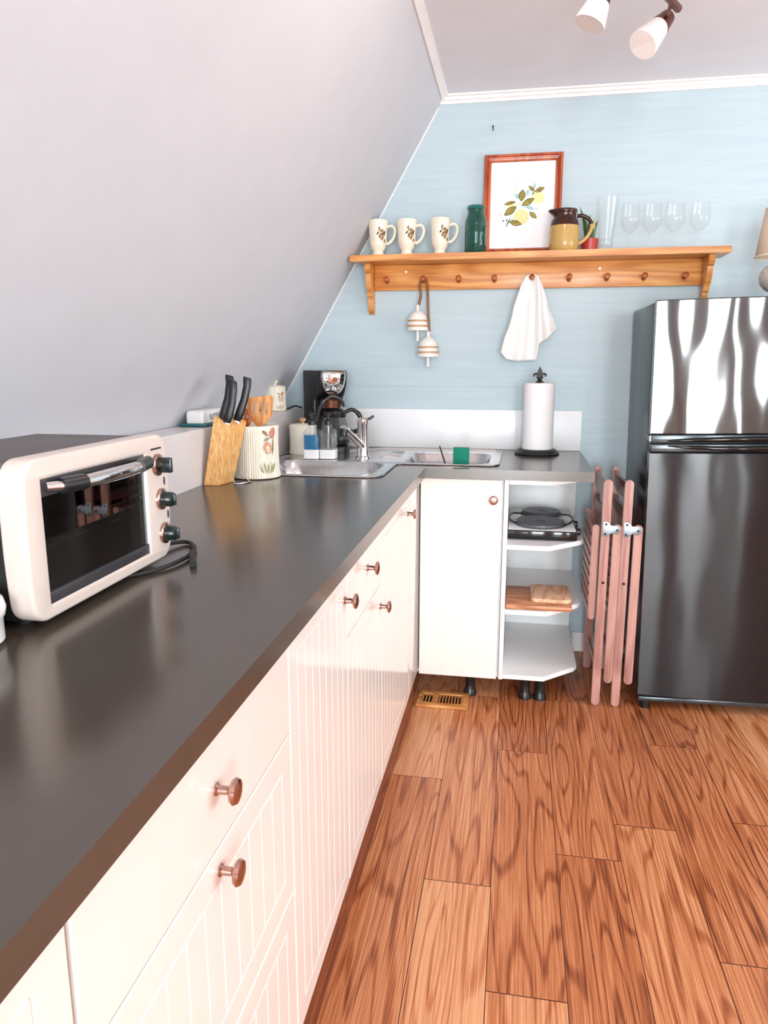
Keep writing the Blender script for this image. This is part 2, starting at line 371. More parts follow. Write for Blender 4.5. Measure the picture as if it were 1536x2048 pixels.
# ================================================================== THE SETTING
sx = lambda z: -0.014 - .585 * (2.345 - z)       # sloped wall surface
def floor():
    bm = bmesh.new(); uv = bm.loops.layers.uv.new('plank'); ue = bm.loops.layers.uv.new('edge'); tn = bm.loops.layers.float.new('tone')
    w = .1672; known = {-1: [-1.164], 0: [-1.626, -.55], 1: [-1.942, -.95], 2: [-1.47, -.54], 3: [-1.309], 4: [-1.777, -.829]}
    rnd = random.Random(11)
    tones = {(1, 1): .25, (2, 2): .2}
    for i in range(-6, 22):
        x0 = .1285 + (i - 1 + .0) * w if True else 0
        x0 = .1285 + (i) * w - w * 0
        x0 = -.0387 + i * w
        ends = list(known.get(i - 1, []))
        lo = min(ends) if ends else -1.0 - rnd.random() * .9
        ends = sorted(set(ends + [lo - 1.22 * k for k in range(0, 5)] + [max(ends or [lo]) + 1.22 * k for k in range(0, 3)]))
        ends = [FY - .05] + [e for e in ends if FY < e < -.02] + [0.02]
        for a, b in zip(ends, ends[1:]):
            t = rnd.random() if not (i == 5 and abs(a + .829) < .01) else .02; vs = [bm.verts.new((x, y, 0)) for x, y in ((x0, a), (x0 + w, a), (x0 + w, b), (x0, b))]
            f = bm.faces.new(vs); L = b - a; e = L
            for l, (u, v, eu, ev) in zip(f.loops, ((0, 0, -1, -1), (w, 0, 1, -1), (w, L, 1, 1), (0, L, -1, 1))):
                l[uv].uv = (u, v + t * 3); l[ue].uv = (eu, ev); l[tn] = t
    o = struct('floor', bm, 'floor', 'warm brown oak-look plank floor', 'floor')
floor()
# back wall: gable sheet, joint at 1.18 m
bm = B()
for z0, z1 in ((0, 1.1785), (1.1805, CZ)):
    prism(bm, [(sx(z0), z0), (sx(z1), z1), (RX, z1), (RX, z0)], lambda u, v, w: (u, w, v), 0.0, .06)
prism(bm, [(sx(1.17), 1.17), (sx(1.19), 1.19), (RX, 1.19), (RX, 1.17)], lambda u, v, w: (u, w, v), .002, .05)
struct('wall_back', bm, 'bluewall', 'pale blue painted back wall of the kitchen', 'wall')
bm = B(); prism(bm, [(sx(0), 0), (sx(CZ + .06), CZ + .06), (sx(CZ + .06) - .08, CZ + .06), (sx(0) - .08, 0)], lambda u, v, w: (u, w, v), FY, .06)
struct('wall_left', bm, 'slope', 'sloping lavender-grey wall on the left', 'wall')
bm = B(); box(bm, -.014, RX + .05, FY, .06, CZ, CZ + .06); struct('ceiling', bm, 'ceil', 'flat pale ceiling', 'ceiling')
def wall_hole(name, rng, hole, f, label):
    bm = B(); (a0, a1, z0, z1), (h0, h1, g0, g1) = rng, hole
    for u0, u1, v0, v1 in ((a0, h0, z0, z1), (h1, a1, z0, z1), (h0, h1, z0, g0), (h0, h1, g1, z1)): f(bm, u0, u1, v0, v1)
    struct(name, bm, 'side', label, 'wall')
WINS = [(-.25, .90), (1.50, 2.15), (2.50, 2.75)]
bm = B(); ed = [-1.5] + [e for w_ in WINS for e in w_] + [RX]
for k in range(0, len(ed), 2): box(bm, ed[k], ed[k + 1], FY - .08, FY, 0, CZ)
for a, b_ in WINS: box(bm, a, b_, FY - .08, FY, 0, .05); box(bm, a, b_, FY - .08, FY, 2.2, CZ)
struct('wall_front', bm, 'side', 'front wall with the large window and the glazed door', 'wall')
wall_hole('wall_right', (FY, .06, 0, CZ), (-3.2, -.7, .8, 2.1), lambda bm, a, b, c, d: box(bm, RX, RX + .08, a, b, c, d), 'right wall with the side window')
def window(name, a0, a1, z0, z1, f, nx, nz, label):
    bm = B(); t = .035
    for k in range(nx + 1):
        a = a0 + (a1 - a0 - t) * k / nx; f(bm, a, a + t, z0, z1)
    for k in range(nz + 1):
        z = z0 + (z1 - z0 - t) * k / nz; f(bm, a0, a1, z, z + t)
    o = struct(name, bm, 'trim', label, 'window'); return o
for (a_, b_), nm, nx_, lab in zip(WINS, ('window_1', 'door_1', 'window_3'), (2, 1, 1), ('large front window with white bars', 'tall glazed front door', 'narrow sidelight window beside the front door')):
    fw = window(nm, a_, b_, .05, 2.2, lambda bm, a, b, c, d: box(bm, a, b, FY - .06, FY - .02, c, d), nx_, 2 if nm != 'door_1' else 1, lab)
    bm = B(); box(bm, a_ + .01, b_ - .01, FY - .044, FY - .04, .06, 2.19); obj('pane', bm, 'pane', fw, False)
sw = window('window_2', -3.2, -.7, .8, 2.1, lambda bm, a, b, c, d: box(bm, RX + .02, RX + .06, a, b, c, d), 3, 1, 'side window with white bars')
bm = B(); box(bm, RX + .04, RX + .044, -3.19, -.71, .81, 2.09); obj('pane', bm, 'pane', sw, False)
# curtains either side of the front window
def curtain(x0, x1, label):
    bm = B(); n = 40; loops = []
    for z in (.12, 1.2, 2.24):
        loops.append([Vector((x0 + (x1 - x0) * k / n, FY + .07 + .025 * math.sin(k * 1.25), z)) for k in range(n + 1)])
    loft(bm, loops, False, 0, False); o = solo('curtain', bm, 'curtain', label, 'curtain', ((x0 + x1) / 2, FY + .07, .12))
    s = o.modifiers.new('s', 'SOLIDIFY'); s.thickness = .003
curtain(-.45, -.05, 'white curtain at the left end of the front window'); curtain(.75, 1.15, 'white curtain at the right end of the front window')
# crown mouldings
bm = B(); prof = [(0, 2.345), (0, 2.312), (-.008, 2.312), (-.010, 2.322), (-.016, 2.326), (-.018, 2.336), (-.026, 2.338), (-.026, 2.345)]
prism(bm, prof, lambda u, v, w: (w, u, v), -.03, RX); struct('trim_1', bm, 'trim', 'white moulding along the top of the blue wall', 'moulding')
bm = B(); prism(bm, [(-.0155, 2.3449), (-.026, 2.326), (-.020, 2.323), (-.004, 2.336), (.002, 2.340), (.002, 2.3449)], lambda u, v, w: (u, w, v), FY, -.0265)
struct('trim_2', bm, 'trim', 'white strip where the sloping wall meets the ceiling', 'moulding')
bm = B(); box(bm, .60, RX, -.014, -.0005, 0, .09, .003); struct('baseboard_back', bm, 'trim', 'white baseboard of the blue wall', 'baseboard')
# white edge bead between slope and back wall
bm = B(); tube(bm, [(sx(1.09) + .002, -.003, 1.09), (sx(2.30) + .002, -.003, 2.30)], .0035, 8); struct('trim_3', bm, 'trim', 'thin pale bead between sloping wall and blue wall', 'moulding')

# ================================================================== COUNTER, CABINETS
CT, CB = .91, .875
def countertop():
    bm = B(); xs = [-.633, -.58, -.135, 0, .24, .594]; ys = [-3.7, -.649, -.9, -.525, -.55, -.185, -.002]; ys = sorted(ys)
    def keep(x, y):
        if not ((x < 0) or (y > -.649)): return False
        if -.58 < x < -.135 and -.9 < y < -.525: return False
        if -.135 < x < .24 and -.55 < y < -.185: return False
        return True
    V = {}
    def v(x, y, z):
        k = (round(x, 4), round(y, 4), z)
        if k not in V: V[k] = bm.verts.new((x, y, z))
        return V[k]
    cells = {(i, j) for i in range(len(xs) - 1) for j in range(len(ys) - 1) if keep((xs[i] + xs[i + 1]) / 2, (ys[j] + ys[j + 1]) / 2)}
    for i, j in cells:
        x0, x1, y0, y1 = xs[i], xs[i + 1], ys[j], ys[j + 1]
        bm.faces.new((v(x0, y0, CT), v(x1, y0, CT), v(x1, y1, CT), v(x0, y1, CT)))
        bm.faces.new((v(x0, y0, CB), v(x0, y1, CB), v(x1, y1, CB), v(x1, y0, CB)))
        for di, dj, a, b in ((1, 0, (x1, y0), (x1, y1)), (-1, 0, (x0, y1), (x0, y0)), (0, 1, (x1, y1), (x0, y1)), (0, -1, (x0, y0), (x1, y0))):
            if (i + di, j + dj) not in cells: bm.faces.new((v(*a, CB), v(*b, CB), v(*b, CT), v(*a, CT)))
    es = [e for e in bm.edges if len(e.link_faces) == 2 and e.calc_face_angle(0) > 1 and all(abs(q.co.z - CT) < 1e-5 for q in e.verts)]
    bmesh.ops.bevel(bm, geom=es, offset=.0035, segments=3, profile=.5, affect='EDGES')
    solo('countertop', bm, 'counter', 'dark charcoal L-shaped laminate countertop', 'countertop', (-.3, -1.5, CB), ang=30)
countertop()
bm = B(); prism(bm, [(-.635, CT + .0006), (-.635, 1.082), (sx(1.082) + .004, 1.082), (sx(CT) + .004, CT + .0006)], lambda u, v, w: (u, w, v), -3.7, -.001)
bmesh.ops.bevel(bm, geom=[e for e in bm.edges if all(abs(v.co.x + .635) < 1e-4 and abs(v.co.z - 1.082) < 1e-4 for v in e.verts)], offset=.003, segments=2, affect='EDGES')
solo('ledge', bm, 'ledge', 'pale boxed ledge along the foot of the sloping wall behind the counter', 'ledge', (-.7, -1.5, CT))
bm = B(); box(bm, -.634, .594, -.018, -.001, CT + .0006, 1.082, .0015); solo('backsplash', bm, 'splash', 'white backsplash panel behind the sink on the blue wall', 'backsplash', (0, -.01, CT))

def panel_bm(a0, a1, z0, z1, f, beads=True, m=.045, th=.019):
    """routed front: frame groove and vertical bead grooves, as a rectilinear height field; f(a, z, d) maps, d = depth from the face"""
    g = .0022; dp = .0024
    A, Zs = [a0, a0 + .002], [z0, z0 + .002]; inner = beads and (z1 - z0 > .16)
    bl = []
    if inner:
        n = max(2, round((a1 - a0 - 2 * m) / .0465)); bl = [a0 + m + (a1 - a0 - 2 * m) * k / n for k in range(n + 1)]
        for c in bl: A += [c - g, c, c + g]
        for c in (z0 + m, z1 - m): Zs += [c - g, c, c + g]
    A += [a1 - .002, a1]; Zs += [z1 - .002, z1]; A = sorted(A); Zs = sorted(Zs)
    def depth(a, z):
        if a in (a0, a1) or z in (z0, z1): return .002
        if inner and z0 + m - 1e-6 <= z <= z1 - m + 1e-6 and a0 + m - 1e-6 <= a <= a1 - m + 1e-6:
            if abs(z - z0 - m) < 1e-6 or abs(z - z1 + m) < 1e-6: return dp
            for q, c in enumerate(bl):
                if abs(a - c) < 1e-6: return dp if q in (0, len(bl) - 1) else dp * .75
        return 0.
    bm = B(); V = [[bm.verts.new(f(a, z, depth(a, z))) for z in Zs] for a in A]
    for i in range(len(A) - 1):
        for j in range(len(Zs) - 1): bm.faces.new((V[i][j], V[i + 1][j], V[i + 1][j + 1], V[i][j + 1]))
    border = [V[i][0] for i in range(len(A))] + [V[-1][j] for j in range(1, len(Zs))] + [V[i][-1] for i in range(len(A) - 2, -1, -1)] + [V[0][j] for j in range(len(Zs) - 2, 0, -1)]
    co = [(a, z0) for a in A] + [(a1, z) for z in Zs[1:]] + [(a, z1) for a in A[-2::-1]] + [(a0, z) for z in Zs[-2:0:-1]]
    bk = [bm.verts.new(f(a, z, th)) for a, z in co]
    for i in range(len(border)):
        j = (i + 1) % len(border); bm.faces.new((border[i], bk[i], bk[j], border[j]))
    bm.faces.new(list(reversed(bk)))
    return bm
def knob_bm(p, d):
    d = Vector(d); p = Vector(p)
    pr = [(0, .008), (.002, .008), (.004, .0058), (.016, .0052), (.019, .0085), (.021, .0148), (.0245, .0165), (.028, .0145), (.030, .008), (.0305, .001)]
    bm = B(); tube(bm, [p + d * t for t, r in pr], [r for t, r in pr], 24); return bm
FX = -.02                                           # face of the left fronts
leftf = lambda a, z, d: (FX - d, a, z)
def left_cab(name, label, y0, y1, fronts):
    t = Thing(name, label, 'cabinet', (-.33, (y0 + y1) / 2, 0))
    bm = B(); z0 = .122
    for b in ((-.62, -.042, y0 + .001, y0 + .017, z0, .873), (-.62, -.042, y1 - .017, y1 - .001, z0, .873), (-.62, -.042, y0 + .017, y1 - .017, z0, z0 + .016), (-.62, -.612, y0 + .017, y1 - .017, z0 + .016, .873)): box(bm, *b)
    t.part('carcass', bm, 'carcass', smooth=False)
    bm = B(); box(bm, -.048, -.031, y0 + .0005, y1 - .0005, 0.0, .118); t.part('plinth', bm, 'plinth', smooth=False, label='brown plinth')
    for kind, a0, a1, c0, c1, ky, kz, beads in fronts:
        o = t.part(kind, panel_bm(a0 + .0015, a1 - .0015, c0 + .0015, c1 - .0015, leftf, beads), 'cab', ang=20)
        if ky is not None: t.part('knob', knob_bm((FX, ky, kz), (1, 0, 0)), 'rose', o, label='chrome knob')
    return t
left_cab('base_cabinet', 'white base cabinet at the near end of the counter, cut off by the photo edge', -3.60, -2.807, [('door', -3.2, -2.809, .122, .872, -3.17, .80, True), ('door', -3.6, -3.202, .122, .872, -3.23, .80, True)])
left_cab('base_cabinet', 'white unit of three drawers with two chrome knobs in view, nearest the camera', -2.806, -2.2275, [('drawer', -2.806, -2.2275, .706, .872, -2.517, .785, False), ('drawer', -2.806, -2.2275, .423, .706, -2.517, .676, True), ('drawer', -2.806, -2.2275, .122, .423, -2.517, .392, True)])
left_cab('base_cabinet', 'white grooved single-door cabinet between the three-drawer unit and the drawer-over-door unit', -2.2265, -1.8175, [('door', -2.2265, -1.8175, .122, .872, -1.842, .80, True)])
left_cab('base_cabinet', 'white cabinet with one shallow drawer above a grooved door', -1.8165, -1.4065, [('drawer', -1.8165, -1.4065, .708, .872, -1.60, .803, False), ('door', -1.8165, -1.4065, .122, .708, -1.431, .65, True)])
t = left_cab('base_cabinet', 'white grooved cabinet of the left run at the inside corner below the sink', -1.4055, -.6605, [('door', -1.4055, -.905, .122, .872, -.936, .80, True)])
bm = B(); box(bm, -.04, -.021, -.903, -.6212, .122, .872, .001); t.part('filler_panel', bm, 'cab')
# corner cabinet of the back run, door facing the room
t = Thing('base_cabinet', 'white plain-door cabinet facing the room at the end wall, one round knob', 'cabinet', (.13, -.3, 0))
bm = B()
for b in ((-.62, .283, -.598, -.02, .106, .122), (.267, .283, -.598, -.02, .122, .873), (-.62, .267, -.03, -.02, .122, .873), (-.62, -.604, -.598, -.03, .122, .873)): box(bm, *b)
t.part('carcass', bm, 'carcass', smooth=False)
d = t.part('door', panel_bm(-.018, .2765, .106, .870, lambda a, z, d: (a, -.62 + d, z), False), 'cab', ang=20)
t.part('knob', knob_bm((.248, -.62, .798), (0, -1, 0)), 'rose', d, label='chrome knob')
def leg(x, y, h): 
    bm = B(); lathe(bm, [(.026, 0), (.026, .012), (.021, .022), (.019, .03), (.019, h - .02), (.024, h - .012), (.024, h)], (x, y, 0), 24); return bm
t.part('leg', leg(.176, -.535, .106), 'black', label='black plastic leg'); t.part('leg', leg(-.45, -.535, .106), 'black')
t.part('leg', leg(.176, -.08, .106), 'black'); t.part('leg', leg(-.45, -.08, .106), 'black')
# open end unit
t = Thing('end_shelf_unit', 'white open shelf unit with clipped corners at the end of the counter', 'shelf unit', (.43, -.3, 0))
bm = B(); box(bm, .285, .301, -.62, -.02, .107, .873, .001); t.part('side_panel', bm, 'carcass')
bm = B(); box(bm, .301, .583, -.032, -.02, .107, .873, .001); t.part('back_panel', bm, 'carcass')
sp = [(.3015, -.62), (.452, -.62), (.571, -.505), (.583, -.48), (.583, -.033), (.3015, -.033)]
for zt in (.128, .384, .632, .873):
    bm = B(); prism(bm, sp, lambda u, v, w: (u, v, w), zt - .018, zt); bmesh.ops.bevel(bm, geom=list(bm.edges), offset=.0012, segments=1, affect='EDGES'); t.part('shelf', bm, 'carcass')
for x, y in ((.388, -.530), (.445, -.530), (.36, -.09), (.53, -.09)): t.part('leg', leg(x, y, .1085), 'black', label='black plastic leg')

# ------------------------------------------------------------------ sink
SZ = CT + .0035
t = Thing('sink', 'stainless steel L-shaped corner sink with two bowls let into the dark counter', 'sink', (-.2, -.45, CT))
out = [(-.60, -.90), (-.585, -.915), (-.155, -.915), (-.122, -.885), (-.115, -.86), (-.115, -.585), (-.10, -.567), (.225, -.567), (.255, -.545), (.262, -.52), (.262, -.105), (.235, -.075), (-.235, -.075), (-.26, -.085), (-.59, -.42), (-.60, -.445)]
h1 = rrect(-.565, -.155, -.885, -.54, .075); h2 = rrect(-.105, .225, -.535, -.205, .065)
b_ = plate(out, [h1, h2], lambda u, v, w: (u, v, CT + .002 + w), .0008, .0007)
t.part('deck', b_, 'steel')
def bowl(hx, d, name):
    x0, x1, y0, y1, r = hx; bm = B(); loops = []
    for k, (ins, z, rr) in enumerate([(-.003, SZ - .002, r), (.0, SZ - .0005, r), (.004, SZ - .004, r), (.008, SZ - d * .5, r), (.012, SZ - d + .03, r), (.022, SZ - d + .01, r * .9), (.04, SZ - d, r * .7)]):
        loops.append([Vector((u, v, z)) for u, v in rrect(x0 + ins, x1 - ins, y0 + ins, y1 - ins, rr)])
    loft(bm, loops, False); vs = bm.verts[:][-len(loops[0]):]
    bm.faces.new(vs); o = t.part(name, bm, 'steel', ang=60); s = o.modifiers.new('s', 'SOLIDIFY'); s.thickness = .001
    cx, cy = (x0 + x1) / 2, (y0 + y1) / 2; bm = B(); lathe(bm, [(.042, 0), (.042, .003), (.034, .004), (.030, .001), (.0, .001)], (cx, cy, SZ - d + .0005), 32); t.part('drain', bm, 'chrome', o)
bowl((-.565, -.155, -.885, -.54, .075), .15, 'bowl'); bowl((-.105, .225, -.535, -.205, .065), .066, 'bowl')
bm = B(); tube(bm, [(u, v, CT + .003) for u, v in out + out[:1]], .0028, 8, cap=False); t.part('rim', bm, 'steel')
for k in range(6):
    bm = B(); a = math.radians(28 + k * 4); x0, y0 = -.215 + .004 * k, -.40 + .034 * k
    p0 = Vector((x0, y0, CT + .003)); p1 = p0 + Vector((.13 - .01 * k, .03 + .014 * k, 0)) * .7; tube(bm, [p0, p0 * .9 + p1 * .1, p0 * .1 + p1 * .9, p1], [.0005, .0035, .0035, .0005], 10); t.part('drain_rib', bm, 'steel')
# faucet
t = Thing('faucet', 'chrome mixer tap at the corner of the sink', 'faucet', (-.272, -.43, SZ))
c = Vector((-.272, -.43, 0))
bm = B(); lathe(bm, [(.030, SZ), (.030, SZ + .006), (.024, SZ + .010), (.0225, SZ + .02), (.0225, 1.045), (.0235, 1.047), (.0235, 1.066), (.018, 1.071), (0, 1.072)], (c.x, c.y, 0), 36); t.part('body', bm, 'chrome')
bm = B(); tube(bm, spline([(c.x, c.y - .01, .958), (c.x - .022, c.y - .05, .995), (c.x - .044, c.y - .10, 1.030), (c.x - .052, c.y - .118, 1.036)], 6), [.013] * 10 + [.014] * 5 + [.0165] * 4, 18)
sp_ = t.part('spout', bm, 'chrome'); bm = B(); cyl(bm, (c.x - .050, c.y - .115, 1.036), (c.x - .053, c.y - .122, 1.010), .0165, .0155); t.part('aerator', bm, 'blackgloss', sp_)
bm = B(); tube(bm, [(c.x + .012, c.y, 1.062), (c.x + .03, c.y + .002, 1.070), (c.x + .043, c.y + .004, 1.080)], [.006, .005, .0045], 12); t.part('lever', bm, 'blackgloss')

# ------------------------------------------------------------------ things by the sink
def bottle(x, y, label, liq, name='soap_bottle', liqlabel=None):
    t = Thing(name, label, 'soap dispenser', (x, y, SZ), 'soap dispensers by the sink')
    R = [Vector((u, v)) for u, v in rrect(-.030, .030, -.030, .030, .009, 4)]
    def ring(s, z): return [Vector((x + p.x * s, y + p.y * s, z)) for p in R]
    bm = B(); loft(bm, [ring(.95, SZ), ring(1, SZ + .003), ring(1, 1.017), ring(.9, 1.026), ring(.5, 1.034), ring(.44, 1.036), ring(.44, 1.05)], True); t.part('bottle', bm, 'glass')
    if liq == 'bluesoap':
        bm = B(); loft(bm, [ring(.93, SZ + .037), ring(.93, 1.008)]); t.part('soap', bm, liq, label='blue soap')
    else:
        bm = B(); loft(bm, [ring(.93, SZ + .037), ring(.93, 1.018)]); t.part('soap', bm, liq, label='clear soap')
    bm = B(); loft(bm, [ring(1.012, SZ + .003), ring(1.012, SZ + .038)]); t.part('base_band', bm, 'whitecer', label='white band round the foot')
    bm = B(); lathe(bm, [(.016, 1.045), (.016, 1.062), (.011, 1.066), (.005, 1.068), (.005, 1.078), (.010, 1.080), (.010, 1.090), (.007, 1.093)], (x, y, 0), 20); tube(bm, [(x, y, 1.085), (x + .012, y - .018, 1.087), (x + .02, y - .03, 1.083)], .0045, 10); p = t.part('pump', bm, 'black', label='black pump head')
    bm = B(); tube(bm, [(x + .004, y - .024, .955), (x + .002, y - .006, 1.03), (x, y, 1.05)], .003, 8); t.part('straw', bm, 'whitecer', p)
bottle(-.463, -.482, 'soap dispenser holding bright blue liquid, beside the sink', 'bluesoap')
bottle(-.400, -.474, 'soap dispenser holding colourless liquid, right of the blue one', 'clearsoap')
def arcpatch(bm, cx, cy, rad, ang, z, poly, mi, tilt=0., off=.0012, slope=0.):
    """a flat painted shape wrapped on an upright round vessel; poly in metres (u along the girth, v up)"""
    ct, st = math.cos(tilt), math.sin(tilt); vs = []
    for u, v in poly:
        uu, vv = u * ct - v * st, u * st + v * ct; r = rad + off + slope * vv; a = ang + uu / rad
        vs.append(bm.verts.new((cx + r * math.cos(a), cy + r * math.sin(a), z + vv)))
    f = bm.faces.new(vs); f.material_index = mi
def leafpoly(l, w, n=6):
    up = [(l * (k / n - .5), w * .5 * math.sin(PI * k / n) ** .8) for k in range(n + 1)]
    return up + [(u, -v) for u, v in reversed(up[1:-1])]
def ell(a, b, n=14): return [(a * math.cos(2 * PI * k / n), b * math.sin(2 * PI * k / n)) for k in range(n)]
def mushroom_decal(bm, cx, cy, rad, ang, z, s=1.):
    arcpatch(bm, cx, cy, rad, ang - .10, z + .050 * s, leafpoly(.022 * s, .008 * s), 0, -.8, slope=0)
    arcpatch(bm, cx, cy, rad, ang, z + .012 * s, ell(.011 * s, .016 * s), 1, .2)
    arcpatch(bm, cx, cy, rad, ang + .01, z + .010 * s, ell(.006 * s, .010 * s), 2, .2, .0016)
    arcpatch(bm, cx, cy, rad, ang - .04, z + .034 * s, leafpoly(.018 * s, .008 * s), 3, .4)
    arcpatch(bm, cx, cy, rad, ang + .26, z + .050 * s, ell(.009 * s, .015 * s), 1, -.3)
    arcpatch(bm, cx, cy, rad, ang + .27, z + .015 * s, leafpoly(.05 * s, .004 * s), 0, 1.5)
    for k in range(9):
        arcpatch(bm, cx, cy, rad, ang - .28 + .075 * k, z - .045 * s + .003 * (k % 3), leafpoly((.03 + .012 * ((k * 7) % 4) / 3) * s, .003 * s), 2 if k % 2 else 3, 1.5 + .5 - .1 * k)
DEC = ['decalbrown', 'decalred', 'decalstraw', 'decalgreen']
def ribbed(bm, prof, c, n=64, amp=.0012):
    seg = n * 2; loops = []
    for r, z in prof: loops.append([Vector((c[0] + (max(r, 1e-4) + (amp if k % 2 else 0) * (r > .03)) * math.cos(2 * PI * k / seg), c[1] + (max(r, 1e-4) + (amp if k % 2 else 0) * (r > .03)) * math.sin(2 * PI * k / seg), z)) for k in range(seg)])
    return loft(bm, loops, True)
# crock with wooden utensils
cx, cy = -.527, -.945
t = Thing('utensil_crock', 'large ivory ribbed crock painted with mushrooms, full of wooden spatulas', 'crock', (cx, cy, CT))
bm = B(); z = CT + .0005
ribbed(bm, [(.070, z), (.0785, z + .003), (.0785, z + .012), (.075, z + .03), (.0735, z + .09), (.074, z + .155), (.0755, z + .168), (.0745, z + .172), (.070, z + .170), (.068, z + .16), (.068, z + .012), (.0, z + .01)], (cx, cy)); t.part('pot', bm, 'ivoryrib', ang=25)
bm = B(); mushroom_decal(bm, cx, cy, .0765, -PI / 2 + .86, CT + .088, 1.25); t.part('painted_mushrooms', bm, DEC, label='painted mushrooms and grass', smooth=False)
def spatula(p0, p1, wv, hw, hl, mat, label, slots=0, ladle=False):
    p0, p1 = Vector(p0), Vector(p1); d = (p1 - p0).normalized(); wv = Vector(wv); wv = (wv - d * wv.dot(d)).normalized(); nn = d.cross(wv)
    f = lambda u, v, w: p0 + wv * u + d * v + nn * w
    L = (p1 - p0).length; a = L - hl
    outl = [(-.006, 0), (.006, 0), (.007, a), (hw * .7, a + .018), (hw, a + .04), (hw * 1.02, L - .006), (hw * .9, L), (-hw * .9, L - .012), (-hw * 1.0, L - .02), (-hw, a + .04), (-hw * .7, a + .018), (-.007, a)]
    if ladle: outl = [(-.006, 0), (.006, 0), (.007, a)] + [(hw * math.sin(q), a + hl * .5 - hl * .5 * math.cos(q)) for q in [PI * k / 12 for k in range(1, 24)]] + [(-.007, a)]
    holes = []
    for k in range(slots):
        u = (k - (slots - 1) / 2) * hw * 2 / (slots + .8); holes.append([(u - .004, a + .035 + (0 if not ladle else -.005)), (u + .004, a + .035 + (0 if not ladle else -.005)), (u + .004, L - .022), (u - .004, L - .022)])
    bm = plate(outl, holes, lambda u, v, w: f(u, v, w), .003, .0012)
    solo('wooden_spatula' if not ladle else 'wooden_spoon', bm, mat, label, 'spatula' if not ladle else 'spoon', p0, 'wooden utensils in the crock')
spatula((-.53, -.93, .925), (-.515, -.915, 1.178), (1, .25, 0), .040, .10, 'spat', 'broad slotted wooden spatula, taller one in the crock', 3)
spatula((-.55, -.965, .925), (-.556, -.975, 1.140), (1, .1, 0), .026, .065, 'pinedark', 'darker slotted round wooden spoon in the crock by the knife handles', 3, True)
# knife block
t = Thing('knife_block', 'blond wooden knife block leaning beside the ivory crock', 'knife block', (-.60, -1.11, CT))
bl = [Vector(p) for p in ((-.627, -1.148, CT + .0005), (-.579, -1.142, CT + .0005), (-.563, -1.062, CT + .0005), (-.612, -1.062, CT + .0005))]
tp = [Vector(p) for p in ((-.602, -1.105, 1.120), (-.553, -1.099, 1.088), (-.527, -1.02, 1.098), (-.576, -1.02, 1.13))]
bm = B(); loft(bm, [bl, tp]); bmesh.ops.bevel(bm, geom=list(bm.edges), offset=.002, segments=2, affect='EDGES'); t.part('block', bm, 'block', smooth=False)
def knife(p0, p1, side, label):
    p0, p1 = Vector(p0), Vector(p1); t = Thing('kitchen_knife', label, 'knife', p0, 'black handled knives in the block'); d = (p1 - p0).normalized()
    w = Vector(side); w = (w - d * w.dot(d)).normalized(); n_ = d.cross(w); loops = []; L = (p1 - p0).length
    for s, hw, ht, sh in ((0, .010, .006, 0), (.05, .0125, .008, 0), (.2, .0135, .009, .002), (.5, .012, .0085, .004), (.8, .012, .0085, .001), (.95, .0135, .0085, -.004), (1., .012, .007, -.006)):
        c_ = p0 + d * L * s + w * sh; loops.append([c_ + w * hw * math.cos(q) * abs(math.cos(q)) ** -.4 + n_ * ht * math.sin(q) * abs(math.sin(q)) ** -.4 if abs(math.cos(q) * math.sin(q)) > 1e-6 else c_ + w * hw * math.cos(q) + n_ * ht * math.sin(q) for q in [2 * PI * k / 16 + .02 for k in range(16)]])
    bm = B(); loft(bm, loops); t.part('handle', bm, 'black', label='black handle')
    bm = B(); prism(bm, [(-.009, -.05), (.009, -.05), (.009, .002), (-.009, .002)], lambda u, v, q: p0 + w * u + d * v + n_ * q, -.001, .001); t.part('blade', bm, 'steel', smooth=False)
knife((-.582, -1.085, 1.108), (-.556, -1.062, 1.243), (1, .2, 0), 'black-handled knife at the left of the block, tallest handle')
knife((-.564, -1.094, 1.100), (-.541, -1.076, 1.228), (1, .2, 0), 'black-handled knife in the middle of the block, overlapping the left one')
knife((-.546, -1.055, 1.104), (-.506, -1.040, 1.236), (1, .2, 0), 'black-handled knife at the right of the block, leaning to the right')
# bent wire stand in front of block
bm = B(); tube(bm, spline([(-.553, -1.085, .945), (-.540, -1.112, .915), (-.520, -1.10, .9125), (-.505, -1.065, .9125), (-.515, -1.05, .9125), (-.540, -1.060, .94)], 5), .0022, 8)
solo('wire_clip', bm, 'steel', 'small bent wire clip on the counter at the foot of the knife block', 'clip', (-.53, -1.09, CT))
# butter dish on the ledge
LZ = 1.0825
t = Thing('butter_dish', 'white butter dish with a grey BUTTER word on a teal tray, on the ledge', 'butter dish', (-.692, -.962, LZ))
bx_, by_ = -.692, -.962
bm = B(); box(bm, bx_ - .046, bx_ + .046, by_ - .104, by_ + .104, LZ + .0005, LZ + .011, .0045); t.part('tray', bm, 'teal', label='teal tray')
bm = B(); loops = []
for s, z in ((1, LZ + .011), (1, LZ + .038), (.97, LZ + .045), (.90, LZ + .049), (.6, LZ + .0505)): loops.append([Vector((bx_ + u * s, by_ + v * s, z)) for u, v in rrect(-.030, .030, -.084, .084, .008)])
loft(bm, loops); lid = t.part('lid', bm, 'whitecer', ang=60)
t.part('lettering', text_bm('BUTTER', .026, lambda u, v, w: (bx_ + .0302 + w, by_ + .012 + u, LZ + .026 + v)), 'ink', lid, smooth=False, label='grey word BUTTER')
